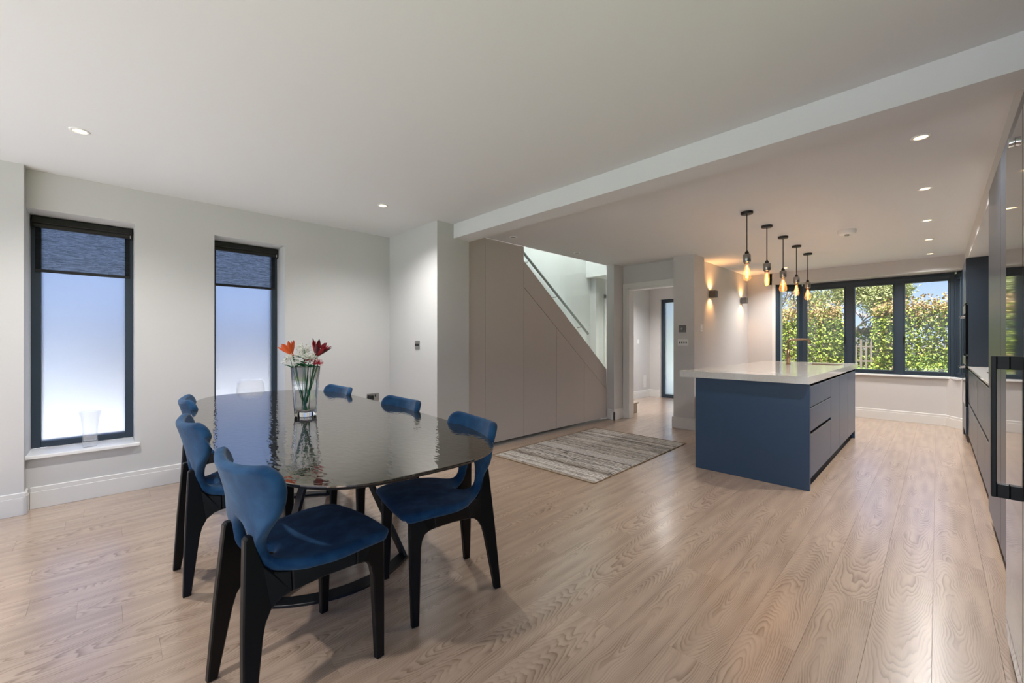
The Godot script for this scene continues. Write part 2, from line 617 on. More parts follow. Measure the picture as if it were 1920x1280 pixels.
	skirt("baseboard_bay_side", bay[1], bay[2], Vector2(0.63, 0.78).normalized(), "white skirting board on the slanted far side of the bay")
	skirt("baseboard_bay", bay[2], bay[3], Vector2(0, 1), "long white skirting board under the bay window")
	skirt("baseboard_bay_end", bay[3], bay[4], Vector2(-0.86, 0.51).normalized(), "white skirting board on the slanted bay side by the units")
	# doorway architrave
	struct("trim_architrave", boxes([[-3.452, 0, -5.80, -3.375, 2.026, -5.83], [-3.452, 2.026, -5.80, -2.575, 2.105, -5.83], [-3.38, 0, -5.806, -3.345, 2.035, -5.95], [-2.60, 0, -5.806, -2.572, 2.035, -5.95], [-3.38, 2.0, -5.806, -2.573, 2.035, -5.95]], 0.004), M.trim, "white painted architrave round the doorway to the hall", "door frame")

func bay_slab(st: SurfaceTool, a: Vector2, b: Vector2, y0: float, y1: float, in_: float, out_: float, bev := 0.0) -> void:
	# upright slab along a-b; n points indoors
	var d := (b - a).normalized()
	var n := Vector2(d.y, -d.x)
	if n.dot(Vector2(-0.8, -5.0) - a) < 0.0:
		n = -n
	var t := Transform3D(Basis(Vector3(d.x, 0, d.y), Vector3.UP, Vector3(n.x, 0, n.y)), Vector3(a.x, 0, a.y))
	bx(st, Vector3(0, y0, -out_), Vector3(a.distance_to(b), y1, in_), bev, t)

# ---------------------------------------------------------------- windows
func build_windows() -> void:
	var spans := [[0.42, -0.155], [-0.684, -1.263]]
	var said := [["window_1", "tall frosted window beside the plaster pier", "sill under the frosted window beside the pier", "dark roller blind on the window beside the pier"], ["window_2", "tall frosted window behind the dining table", "sill under the frosted window behind the table", "dark roller blind on the window behind the table"]]
	for i in 2:
		var za: float = spans[i][0]
		var zb: float = spans[i][1]
		var w := Node3D.new()
		w.name = said[i][0]
		add_child(w)
		w.position = Vector3(-4.84, 0.385, (za + zb) * 0.5)
		tag(w, said[i][1], "window", "", "structure")
		var hw := (za - zb) * 0.5
		var top := 1.765
		var fr := boxes([[-0.035, 0, -hw, 0.035, top, -hw + 0.052], [-0.035, 0, hw - 0.052, 0.035, top, hw], [-0.035, 0, -hw + 0.05, 0.035, 0.045, hw - 0.05], [-0.035, top - 0.05, -hw + 0.05, 0.035, top, hw - 0.05]], 0.003)
		part("window_frame", fr, M.anthracite, w)
		part("pane", boxes([[-0.006, 0.04, -hw + 0.045, 0.006, top - 0.045, hw - 0.045]]), M.frosted, w)
		# board
		struct("window_sill", boxes([[-4.81, 0.36, za, -4.5 - 0.03, 0.3845, zb], [-4.535, 0.36, za + (0.012 if i == 0 else 0.03), -4.495, 0.3845, zb - 0.03]], 0.003), M.sill, "white " + said[i][2], "window sill")
		# roller blind: cassette, cloth, bottom bar, bracket
		var b := thing("roller_blind", said[i][3], "blind", Vector3(-4.775, 2.15, (za + zb) * 0.5))
		var q := hw - 0.008
		part("cassette", boxes([[-0.03, -0.05, -q, 0.03, -0.001, q]], 0.006), M.black_plastic, b)
		var roll := begin()
		tube(roll, [Vector3(0, -0.06, -q + 0.01), Vector3(0, -0.06, q - 0.01)], 0.024, -1, 14)
		part("roller", roll, M.black_plastic, b)
		var cl := begin()
		cl.set_smooth_group(-1)
		quad(cl, Vector3(-0.023, -0.40, q - 0.014), Vector3(-0.023, -0.40, -q + 0.014), Vector3(-0.023, -0.05, -q + 0.014), Vector3(-0.023, -0.05, q - 0.014))
		part("cloth", cl, M.blind_cloth, b)
		part("bottom_bar", boxes([[-0.030, -0.418, -q + 0.012, -0.015, -0.395, q - 0.012]], 0.003), M.black_plastic, b)
		for s in [-1, 1]:
			part("end_bracket", boxes([[-0.03, -0.095, s * q - s * 0.006, 0.032, -0.001, s * q]], 0.002), M.black_plastic, b)
		var ch := begin()
		tube(ch, [Vector3(0.028, -0.06, -q + 0.012), Vector3(0.030, -0.085, -q + 0.012)], 0.004)
		part("clip", ch, M.chrome, b)

	# bay window: three facets of frames with clear panes
	var w := Node3D.new()
	w.name = "window_3"
	add_child(w)
	w.position = Vector3(-0.8, 0.70, -8.5)
	tag(w, "wide dark framed bay window looking on the hedge", "window", "", "structure")
	var P := [Vector2(-1.955, -8.30), Vector2(-1.62, -8.575), Vector2(0.175, -8.575), Vector2(0.262, -8.33)]
	var off := Vector3(-0.8, 0.70, -8.5)
	var y0 := 0.0
	var y1 := 1.45
	for k in 3:
		var a: Vector2 = P[k]
		var b: Vector2 = P[k + 1]
		var l := a.distance_to(b)
		var d := (b - a).normalized()
		var n := Vector2(-d.y, d.x)
		if n.y < 0.0: n = -n
		var t := Transform3D(Basis(Vector3(d.x, 0, d.y), Vector3.UP, Vector3(n.x, 0, n.y)), Vector3(a.x, 0, a.y) - Vector3(off.x, 0, off.z))
		var cuts := [0.0, l]
		if k == 1:
			cuts = [0.0, 0.633, 1.218, l]
		var fr := begin()
		bx(fr, Vector3(0, y0, -0.06), Vector3(l, y0 + 0.045, 0.01), 0.003, t)
		bx(fr, Vector3(0, y1 - 0.07, -0.06), Vector3(l, y1, 0.01), 0.003, t)
		for c in cuts.size():
			var half := 0.048
			var x0 := maxf(0.0, cuts[c] - half)
			var x1 := minf(l, cuts[c] + half)
			bx(fr, Vector3(x0, y0, -0.062), Vector3(x1, y1, 0.012), 0.003, t)
		part("window_frame", fr, M.anthracite, w)
		for c in cuts.size() - 1:
			var sash := begin()
			var x0: float = cuts[c] + 0.046
			var x1: float = cuts[c + 1] - 0.046
			for e in [[x0, 0.04, x0 + 0.022, y1 - 0.06], [x1 - 0.022, 0.04, x1, y1 - 0.06], [x0 + 0.02, 0.04, x1 - 0.02, 0.062], [x0 + 0.02, y1 - 0.082, x1 - 0.02, y1 - 0.06]]:
				bx(sash, Vector3(e[0], y0 + e[1], -0.045), Vector3(e[2], y0 + e[3], 0.022), 0.004, t)
			part("sash", sash, M.anthracite, w)
			var pn := begin()
			pn.set_smooth_group(-1)
			quad(pn, t * Vector3(x0 + 0.018, y0 + 0.058, -0.02), t * Vector3(x1 - 0.018, y0 + 0.058, -0.02), t * Vector3(x1 - 0.018, y1 - 0.078, -0.02), t * Vector3(x0 + 0.018, y1 - 0.078, -0.02))
			part("pane", pn, M.pane, w)
			if k == 1 and c != 1:
				var hn := begin()
				var hx := x1 - 0.011 if c == 0 else x0 + 0.011
				bx(hn, Vector3(hx - 0.010, 0.52, 0.02), Vector3(hx + 0.010, 0.58, 0.034), 0.003, t)
				bx(hn, Vector3(hx - 0.008, 0.46, 0.034), Vector3(hx + 0.008, 0.56, 0.046), 0.003, t)
				part("handle", hn, M.black_plastic, w)
	var sl := begin()
	for k in 3:
		bay_slab(sl, P[k], P[k + 1], 0.672, 0.70, 0.07, 0.1, 0.004)
	struct("window_sill", sl, M.sill, "long white sill under the bay window", "window sill")
	var rv := boxes([[-2.004, 0.69, ZF + 0.001, -1.955, 2.183, -8.75]])
	struct("trim_reveal", rv, M.trim, "white reveal beside the bay window next to the wall lamps", "reveal")
	var hd2 := begin()
	for k in 3:
		bay_slab(hd2, P[k], P[k + 1], 2.151, 2.184, -0.02, 0.07)
	struct("trim_window_head", hd2, M.anthracite, "dark packer above the bay window frames", "window head")
	struct("wall_bay_roof", boxes([[-2.1, 2.185, -8.9, 1.15, 2.38, -9.1]]), M.wall_kitchen, "plaster soffit of the bay window", "wall")

	# garden doors behind the camera: tall dark frames, clear panes
	for side in [["door_3", Vector3(-1.85, 0, 3.15), 0.0, "wide glazed garden doors behind the dining room", 5, 0.94], ["door_4", Vector3(1.03, 0, 0.675), PI / 2, "glazed sliding doors beside the fridge", 4, 1.0125]]:
		var g := Node3D.new()
		g.name = side[0]
		add_child(g)
		g.position = side[1]
		g.rotation.y = side[2]
		tag(g, side[3], "door", "", "structure")
		var lw: float = side[5]
		for k in int(side[4]):
			var x0: float = lw * (k - side[4] * 0.5)
			part("door_frame", boxes([[x0, 0, -0.035, x0 + 0.06, 2.2, 0.035], [x0 + lw - 0.06, 0, -0.035, x0 + lw, 2.2, 0.035], [x0 + 0.06, 0, -0.035, x0 + lw - 0.06, 0.08, 0.035], [x0 + 0.06, 2.13, -0.035, x0 + lw - 0.06, 2.2, 0.035]], 0.003), M.anthracite, g)
			var pn := begin()
			pn.set_smooth_group(-1)
			quad(pn, Vector3(x0 + 0.05, 0.07, 0), Vector3(x0 + lw - 0.05, 0.07, 0), Vector3(x0 + lw - 0.05, 2.14, 0), Vector3(x0 + 0.05, 2.14, 0))
			part("pane", pn, M.pane, g)
	# roof light added out of view, lets sun in to brighten the room
	var rl := Node3D.new()
	rl.name = "window_6"
	add_child(rl)
	rl.position = Vector3(-1.85, 2.62, 2.425)
	tag(rl, "added unseen roof light over the garden end, brightens the room", "window", "", "structure")
	part("window_frame", boxes([[-2.3, 0, -0.53, 2.3, 0.06, -0.47], [-2.3, 0, 0.47, 2.3, 0.06, 0.53], [-2.3, 0, -0.47, -2.24, 0.06, 0.47], [2.24, 0, -0.47, 2.3, 0.06, 0.47], [-0.03, 0, -0.47, 0.03, 0.06, 0.47]], 0.004), M.anthracite, rl)
	for k in 2:
		var pn := begin()
		pn.set_smooth_group(-1)
		var xa := -2.25 + 2.26 * k
		quad(pn, Vector3(xa, 0.03, 0.48), Vector3(xa + 2.24, 0.03, 0.48), Vector3(xa + 2.24, 0.03, -0.48), Vector3(xa, 0.03, -0.48))
		part("pane", pn, M.pane, rl)

# ---------------------------------------------------------------- stairs, cupboards, hall
func build_stairs_and_hall() -> void:
	var X := -3.585
	# cupboard fronts under the stairs
	var c := thing("understairs_cupboard", "greige flush cupboard fronts built in under the staircase", "cupboard", Vector3(X, 0, -2.8))
	var slope := func(z: float) -> float: return 0.412 + (5.602 + z) * 0.769   # groove under the string
	var top := func(z: float) -> float: return 0.742 + (5.58 + z) * 0.778     # upper edge of the string
	var g := 0.0022
	var b0 := 0.028
	var sheet := func(poly: Array, called: String) -> void:
		var st := begin()
		extr(st, poly, func(p: Vector2, s: float) -> Vector3: return Vector3(-0.02 + 0.02 * s, p.y, p.x + 2.8), 0.02, 0.0012)
		part(called, st, M.greige, c)
	sheet.call([Vector2(-2.802, b0), Vector2(-3.07 + g, b0), Vector2(-3.07 + g, 2.3798), Vector2(-2.802, 2.3798)], "fixed_panel")
	sheet.call([Vector2(-3.07 - g, b0), Vector2(-3.70 + g, b0), Vector2(-3.70 + g, 2.3798), Vector2(-3.07 - g, 2.3798)], "door")
	for d in [[-3.70, -4.331], [-4.331, -4.964], [-4.964, -5.548]]:
		var a: float = d[0] - g
		var e: float = d[1] + g
		sheet.call([Vector2(a, b0), Vector2(e, b0), Vector2(e, slope.call(e) - g), Vector2(a, slope.call(a) - g)], "door")
	sheet.call([Vector2(-3.70 - g, slope.call(-3.70) + g), Vector2(-5.548, slope.call(-5.548) + g), Vector2(-5.548, top.call(-5.548)), Vector2(-3.70 - g, top.call(-3.70))], "string_panel")
	part("plinth", boxes([[-0.36, 0, -0.005, -0.345, 0.027, -2.748]]), M.greige, c)
	var back := begin()
	extr(back, [Vector2(-2.805, 0.026), Vector2(-5.548, 0.026), Vector2(-5.548, top.call(-5.548) - 0.02), Vector2(-3.72, top.call(-3.72) - 0.02), Vector2(-3.68, 2.379), Vector2(-2.805, 2.379)], func(p: Vector2, s: float) -> Vector3: return Vector3(-0.04 + 0.016 * s, p.y, p.x + 2.8), 0.016)
	part("carcass", back, M.greige, c)
	# glass sheet above the string
	var gs := begin()
	extr(gs, [Vector2(-3.702, top.call(-3.702) + 0.002), Vector2(-5.546, top.call(-5.546) + 0.002), Vector2(-5.546, 2.3795), Vector2(-3.702, 2.3795)], func(p: Vector2, s: float) -> Vector3: return Vector3(X - 0.016 + 0.011 * s, p.y, p.x), 0.011)
	solo("stair_glass", gs, M.green_glass, "clear glass sheet closing the staircase above the cupboards", "glass panel")
	# stairwell
	struct("wall_stairwell", boxes([[-4.95, -0.2, -2.5, XL, 5.2, -8.9], [-4.95, 2.43, -2.4, -3.46, 3.0, -2.8], [-4.95, 4.8, -2.4, -3.46, 5.2, -2.8], [-4.95, 3.0, -2.4, -4.5, 4.8, -2.8], [-3.64, 3.0, -2.4, -3.46, 4.8, -2.8], [-3.585, 2.75, -2.8, -3.4, 5.2, -6.6], [-4.95, 2.6, -6.45, -3.4, 5.2, -6.7]]), M.ceiling, "tall white plaster walls of the stairwell behind the glass", "wall")
	struct("ceiling_stairwell", boxes([[-4.95, 5.0, -4.1, -3.4, 5.2, -6.7], [-4.95, 5.0, -2.4, -3.4, 5.2, -2.85]]), M.ceiling, "white ceiling high over the staircase", "ceiling")
	var sw := Node3D.new()
	sw.name = "window_4"
	add_child(sw)
	sw.position = Vector3(-4.06, 5.2, -3.475)
	tag(sw, "roof window high over the staircase", "window", "", "structure")
	part("window_frame", boxes([[-0.5, 0, -0.68, 0.5, 0.05, -0.62], [-0.5, 0, 0.62, 0.5, 0.05, 0.68], [-0.5, 0, -0.62, -0.45, 0.05, 0.62], [0.45, 0, -0.62, 0.5, 0.05, 0.62]], 0.004), M.anthracite, sw)
	var wp := begin()
	wp.set_smooth_group(-1)
	quad(wp, Vector3(-0.46, 0.03, 0.63), Vector3(0.46, 0.03, 0.63), Vector3(0.46, 0.03, -0.63), Vector3(-0.46, 0.03, -0.63))
	part("pane", wp, M.pane, sw)
	var lw := Node3D.new()
	lw.name = "window_7"  # second stairwell window, added out of view for more light on the stairs
	add_child(lw)
	lw.position = Vector3(-4.07, 3.0, -2.55)
	tag(lw, "added unseen window high over the stairs, brightens the stairwell", "window", "", "structure")
	part("window_frame", boxes([[-0.43, 0, -0.03, 0.43, 0.05, 0.03], [-0.43, 1.75, -0.03, 0.43, 1.8, 0.03], [-0.43, 0.05, -0.03, -0.38, 1.75, 0.03], [0.38, 0.05, -0.03, 0.43, 1.75, 0.03]], 0.004), M.anthracite, lw)
	var lp := begin()
	lp.set_smooth_group(-1)
	quad(lp, Vector3(-0.39, 0.04, 0), Vector3(0.39, 0.04, 0), Vector3(0.39, 1.76, 0), Vector3(-0.39, 1.76, 0))
	part("pane", lp, M.pane, lw)
	# staircase: carpeted steps
	var s := thing("staircase", "carpeted staircase rising from the hall behind the glass", "staircase", Vector3(-4.11, 0, -6.4))
	var carpet := mat("carpet", rgb(176, 164, 152), 0.95, 0.0, 0.2)
	for k in 13:
		var st := begin()
		var zz := 0.235 * k + (0.0 if k == 0 else 0.13)
		var wide := 0.41
		if k == 0:
			bx(st, Vector3(-wide, 0, -0.02), Vector3(wide + 0.155, 0.183, 0.24), 0.004)
			bx(st, Vector3(-wide, 0.15, -0.05), Vector3(wide + 0.18, 0.187, 0.24), 0.016)
		else:
			bx(st, Vector3(-wide, maxf(0.0, 0.183 * k - 0.25), zz - 0.0), Vector3(wide, 0.183 * (k + 1), zz + 0.24), 0.01)
		part("step", st, carpet, s)
	# handrail on the far wall
	var h := thing("handrail", "slim grey handrail sloping along the far stairwell wall", "handrail", Vector3(-4.45, 1.34, -6.27))
	var rail := begin()
	var r0 := Vector3(0, 0, 0)
	var r1 := Vector3(0, 1.30, 1.79)
	tube(rail, [r0, r1], 0.022, -1, 12)
	part("rail", rail, mat("rail_grey", rgb(120, 122, 120), 0.4), h)
	for f in [0.12, 0.5, 0.88]:
		var br := begin()
		var p := r0.lerp(r1, f)
		tube(br, [p, p + Vector3(-0.02, -0.05, 0), p + Vector3(-0.08, -0.05, 0)], 0.007)
		part("bracket", br, M.steel, h)
	# hall
	struct("wall_hall_left", boxes([[XL, 0, -6.45, -4.40, CEIL_K, -6.78], [XL, 2.03, -6.78, -4.40, CEIL_K, -7.62], [XL, 0, -7.62, -4.40, CEIL_K, -8.75]]), M.wall_kitchen, "plaster hall wall with the panelled door", "wall")
	struct("wall_hall_end", boxes([[-4.6, 0, -8.5, -4.15, CEIL_K, -8.75], [-4.15, 2.1, -8.5, -2.5, CEIL_K, -8.75], [-3.0, 0, -8.5, -2.5, 2.1, -8.75]]), M.wall_kitchen, "plaster wall at the end of the hall", "wall")
	struct("ceiling_hall", boxes([[-4.6, CEIL_K, -6.32, -3.3, 2.7, -8.75], [-3.585, CEIL_K, -5.82, -2.4, 2.7, -8.75]]), M.ceiling, "white ceiling of the hall", "ceiling")
	skirt("baseboard_hall", Vector2(-4.40, -7.70), Vector2(-4.40, -8.5), Vector2(1, 0), "white skirting board beside the panelled hall door")
	skirt("baseboard_hall_end", Vector2(-4.40, -8.5), Vector2(-4.15, -8.5), Vector2(0, 1), "short white skirting board at the end of the hall")
	var d := Node3D.new()
	d.name = "door_1"
	add_child(d)
	d.position = Vector3(-4.43, 0, -7.2)
	tag(d, "white panelled door on the hall wall", "door", "", "structure")
	part("leaf", boxes([[-0.04, 0.005, -0.40, 0.0, 2.0, 0.40]], 0.003), M.trim, d)
	for k in 4:
		part("panel", boxes([[-0.002, 0.12 + 0.47 * k, -0.30, 0.008, 0.50 + 0.47 * k, 0.30]], 0.006), M.trim, d)
	part("door_frame", boxes([[0.0, 0, -0.49, 0.045, 2.09, -0.41], [0.0, 0, 0.41, 0.045, 2.09, 0.49], [0.0, 2.01, -0.49, 0.045, 2.09, 0.49]], 0.004), M.trim, d)
	var hd := begin()
	bx(hd, Vector3(0.0, 0.93, -0.36), Vector3(0.012, 1.08, -0.32), 0.003)
	tube(hd, [Vector3(0.01, 1.02, -0.34), Vector3(0.05, 1.02, -0.34), Vector3(0.055, 1.02, -0.23)], 0.009)
	part("handle", hd, M.chrome, d)
	var w := Node3D.new()
	w.name = "window_5"
	add_child(w)
	w.position = Vector3(-3.57, 0, -8.58)
	tag(w, "tall dark framed frosted glazing at the end of the hall", "window", "", "structure")
	part("window_frame", boxes([[-0.58, 0, -0.035, -0.51, 2.1, 0.035], [0.5, 0, -0.035, 0.57, 2.1, 0.035], [-0.52, 0, -0.035, 0.51, 0.07, 0.035], [-0.52, 2.03, -0.035, 0.51, 2.1, 0.035]], 0.004), M.anthracite, w)
	part("pane", boxes([[-0.515, 0.06, -0.006, 0.505, 2.04, 0.006]]), M.frosted, w)
	plate("light_switch", "white light switch on the hall wall beside the panelled door", "switch", Vector3(-4.40, 1.2, -8.0), PI / 2, 0.086, 0.086, M.white_plastic, 1)
	var v := thing("vent_cover", "low white vent cover on the hall wall above the skirting", "vent", Vector3(-4.40, 0.34, -8.28), PI / 2)
	part("cover", boxes([[-0.06, -0.13, 0, 0.06, 0.13, 0.008]], 0.003), M.trim, v)

# small wall plate facing local +z with rockers
func plate(called: String, label: String, category: String, at: Vector3, turn: float, w: float, h: float, m: Material, rockers: int, mr: Material = null) -> Node3D:
	var o := thing(called, label, category, at, turn)
	part("plate", boxes([[-w * 0.5, -h * 0.5, 0, w * 0.5, h * 0.5, 0.008]], 0.002), m, o)
	for k in rockers:
		var x := (k + 0.5) / rockers * w * 0.8 - w * 0.4
		part("rocker", boxes([[x - 0.007, -0.013, 0.006, x + 0.007, 0.013, 0.013]], 0.002), mr if mr else m, o)
	return o

# ---------------------------------------------------------------- kitchen
func build_kitchen() -> void:
	var x1 := -0.712
	var x0 := -1.613
	# island
	var e := thing("island_end_panel", "navy end panel of the kitchen island facing the rug", "panel", Vector3(-1.16, 0, -4.02))
	part("panel", boxes([[x0 + 1.16, 0, -0.03, x1 + 1.16, 0.86, 0]], 0.002), M.navy, e)
	var bk := thing("island_back_panel", "navy back panel of the island facing the wall lamps", "panel", Vector3(x0, 0, -5.35))
	part("panel", boxes([[0, 0, -1.27, 0.03, 0.86, 1.298]], 0.002), M.navy, bk)
	# drawer unit
	var d := thing("drawer_cabinet", "navy three drawer cabinet of the island next to its end panel", "cabinet", Vector3(x1, 0, -4.51))
	part("body", boxes([[-0.55, 0.094, -0.458, -0.035, 0.855, 0.458]]), M.navy, d)
	for y in [[0.668, 0.835], [0.472, 0.660], [0.094, 0.448]]:
		front(d, "drawer", -0.458, 0.456, y[0], y[1])
	part("plinth", boxes([[-0.50, 0, -0.458, -0.07, 0.092, 0.458]]), M.navy, d)
	for u in [[-4.972, -5.498, "narrow navy door cabinet of the island beside the drawers"], [-5.502, -6.06, "navy door cabinet of the island under the sink"], [-6.064, -6.62, "navy door cabinet at the bay window end of the island"]]:
		var zc: float = (u[0] + u[1]) * 0.5
		var hz: float = (u[0] - u[1]) * 0.5
		var k := thing("door_cabinet", u[2], "cabinet", Vector3(x1, 0, zc), 0.0)
		part("body", boxes([[-0.55, 0.094, -hz, -0.035, 0.62, hz]]), M.navy, k)
		front(k, "door", -hz + 0.001, hz - 0.001, 0.094, 0.835)
		part("plinth", boxes([[-0.50, 0, -hz, -0.07, 0.092, hz]]), M.navy, k)
	var e2 := thing("island_end_panel", "navy end panel of the kitchen island facing the bay window", "panel", Vector3(-1.16, 0, -6.625))
	part("panel", boxes([[x0 + 1.16, 0, -0.03, x1 + 1.16, 0.86, 0]], 0.002), M.navy, e2)
	# worktop with the sink cut out
	var wt := begin()
	var sx := [-1.14, -0.80]
	var sz := [-6.10, -6.55]
	for b in [[-1.74, -3.965, -0.705, sz[0]], [-1.74, sz[1], -0.705, -6.86], [-1.74, sz[0], sx[0], sz[1]], [sx[1], sz[0], -0.705, sz[1]]]:
		bx(wt, Vector3(b[0], 0.861, b[1]), Vector3(b[2], 0.919, b[3]))
	solo("island_worktop", wt, M.quartz, "thick pale quartz worktop on the kitchen island", "worktop")
	var sk := thing("sink", "bronze undermount sink set in the island worktop", "sink", Vector3(-0.97, 0.65, -6.325))
	part("basin", boxes([[-0.18, 0, -0.235, 0.18, 0.012, 0.235], [-0.18, 0, -0.235, -0.169, 0.209, 0.235], [0.169, 0, -0.235, 0.18, 0.209, 0.235], [-0.18, 0, -0.235, 0.18, 0.262, -0.224], [-0.18, 0, 0.224, 0.18, 0.209, 0.235]], 0.0), M.brass, sk)
	var wst := begin()
	cyl(wst, Vector3(0, 0.012, 0), 0.04, 0.004)
	part("drain", wst, M.steel_dark, sk)
	var tp := thing("kitchen_tap", "tall brushed bronze tap on the island worktop", "tap", Vector3(-1.27, 0.919, -5.95))
	var st := begin()
	cyl(st, Vector3.ZERO, 0.026, 0.012)
	cyl(st, Vector3(0, 0.012, 0), 0.019, 0.17)
	part("body", st, M.brass, tp)
	st = begin()
	var dir := Vector3(0.7, 0, -0.714)
	var pts := [Vector3(0, 0.17, 0), Vector3(0, 0.27, 0)]
	for k in 5:
		var a := PI / 2 * (k + 1) / 5.0
		pts.append(Vector3(0, 0.27 + 0.035 * sin(a), 0) + dir * (0.035 - 0.035 * cos(a)))
	for k in 6:
		var a := PI / 2 * k / 5.0
		pts.append(Vector3(0, 0.305 - 0.03 + 0.03 * cos(a), 0) + dir * (0.235 + 0.03 * sin(a)))
	pts.append(Vector3(0, 0.25, 0) + dir * 0.265)
	tube(st, pts, 0.0125, -1, 12)
	part("spout", st, M.brass, tp)
	st = begin()
	tube(st, [Vector3(0, 0.10, 0), Vector3(0.045, 0.10, 0.045)], 0.008)
	part("lever", st, M.brass, tp)

	# wall run: low drawers, worktop, hob, oven column, larder, fridge
	var fx := 0.258
	var zr := [-4.175, -4.95, -5.725, -6.50, -7.275]
	var says := ["next to the tall larder", "under the near end of the hob", "under the far end of the hob", "next to the oven column"]
	for k in 4:
		var za: float = zr[k] - 0.001
		var zb: float = zr[k + 1] + 0.001
		var zc := (za + zb) * 0.5
		var hz := (za - zb) * 0.5
		var u := thing("drawer_cabinet", "dark two drawer base cabinet %s" % says[k], "cabinet", Vector3(fx, 0, zc), PI)
		part("body", boxes([[-0.58, 0.094, -hz, -0.035, 0.885, hz]]), M.charcoal, u)
		front(u, "drawer", -hz + 0.001, hz - 0.001, 0.49, 0.862)
		front(u, "drawer", -hz + 0.001, hz - 0.001, 0.094, 0.465)
		part("plinth", boxes([[-0.55, 0, -hz, -0.05, 0.092, hz]]), M.charcoal, u)
	solo("wall_worktop", boxes([[fx - 0.004, 0.886, -4.176, XR - 0.002, 0.906, -7.274]], 0.002), M.quartz, "thin pale quartz worktop between larder and oven column", "worktop")
	solo("splashback", boxes([[XR - 0.012, 0.907, -4.176, XR - 0.002, 2.189, -7.274]]), M.charcoal, "dark splashback behind the hob", "splashback")
	solo("hob", boxes([[0.33, 0.9062, -5.2, 0.82, 0.911, -6.0]], 0.002), mat("black_glass", rgb(10, 10, 12), 0.05), "black glass hob on the thin pale worktop", "hob")
	var ov := thing("oven_column", "tall dark cabinet with two built in ovens by the bay", "cabinet", Vector3(fx, 0, -7.60))
	part("body", boxes([[0.0, 0.094, -0.32, 0.63, 2.189, 0.322]], 0.0015), M.charcoal, ov)
	part("plinth", boxes([[0.06, 0, -0.32, 0.6, 0.092, 0.322]]), M.charcoal, ov)
	part("top_door", boxes([[-0.02, 1.66, -0.318, 0.0, 2.186, 0.318]], 0.0015), M.charcoal, ov)
	part("low_door", boxes([[-0.02, 0.096, -0.318, 0.0, 0.42, 0.318]], 0.0015), M.charcoal, ov)
	for y in [1.045, 0.43]:
		var o := part("oven", boxes([[-0.024, y, -0.297, 0.0, y + 0.595, 0.297]], 0.003), M.black_glass, ov)
		var hb := begin()
		tube(hb, [Vector3(-0.062, y + 0.455, -0.24), Vector3(-0.062, y + 0.455, 0.24)], 0.009, -1, 10)
		for s in [-0.2, 0.2]:
			tube(hb, [Vector3(-0.024, y + 0.455, s), Vector3(-0.062, y + 0.455, s)], 0.007)
		part("handle", hb, M.chrome, o)
		part("control_strip", boxes([[-0.027, y + 0.49, -0.296, -0.02, y + 0.594, 0.296]], 0.002), M.steel, o)
	solo("filler_panel", boxes([[fx - 0.02, 0, -7.925, 0.5, 2.189, ZF + 0.002]], 0.0015), M.charcoal, "narrow dark filler panel between oven column and bay", "panel")
	var la := thing("larder_cabinet", "tall dark satin larder cabinet between base cabinets and fridge", "cabinet", Vector3(fx, 0, -3.36))
	part("body", boxes([[0.0, 0.094, -0.812, 0.63, 2.189, 0.80]], 0.0015), M.charcoal, la)
	part("plinth", boxes([[0.05, 0, -0.812, 0.6, 0.092, 0.80]]), M.charcoal, la)
	for z in [[-0.812, -0.062], [-0.058, 0.80]]:
		part("door", boxes([[-0.02, 0.096, z[0], -0.0005, 2.186, z[1]]], 0.0015), M.charcoal, la)
	var fr := thing("fridge", "glossy black fridge with a long dark loop handle", "fridge", Vector3(0.19, 0, -2.08))
	part("body", boxes([[0.06, 0.03, -0.462, 0.70, 1.955, 0.46]], 0.004), M.black_plastic, fr)
	for z in [[-0.462, -0.002], [0.002, 0.46]]:
		part("door", boxes([[0.0, 0.045, z[0], 0.058, 1.95, z[1]]], 0.004), mat("fridge_gloss", rgb(34, 36, 38), 0.04, 0.0, 0.6), fr)
	part("base_strip", boxes([[0.01, 0.0, -0.462, 0.5, 0.04, 0.46]], 0.002), M.black_plastic, fr)
	var hl := boxes([[-0.046, 0.61, -0.365, -0.032, 1.145, -0.33], [-0.032, 0.61, -0.365, 0.0, 0.66, -0.33], [-0.032, 1.095, -0.365, 0.0, 1.145, -0.33]], 0.002)
	part("handle", hl, M.black_metal, fr)
	var hg := begin()
	cyl(hg, Vector3(0.02, 1.95, -0.30), 0.014, 0.02)
	part("hinge", hg, M.chrome, fr)
	var knob := begin()
	tube(knob, [Vector3(-0.001, 1.90, -0.2), Vector3(-0.014, 1.90, -0.2)], 0.016, -1, 14)
	part("lock", knob, M.chrome, fr)

# handleless front: sheet with a thin pale lip on its upper edge, facing local +x
func front(o: Node3D, called: String, za: float, zb: float, y0: float, y1: float) -> void:
	var f := part(called, boxes([[-0.022, y0 + 0.002, za, 0.0, y1 - 0.002, zb]], 0.0012), M.charcoal if o.position.x > 0.0 else M.navy, o)
	part("lip", boxes([[-0.012, y1 - 0.0035, za + 0.001, -0.0006, y1 + 0.0025, zb - 0.001]], 0.001), M.steel, f)

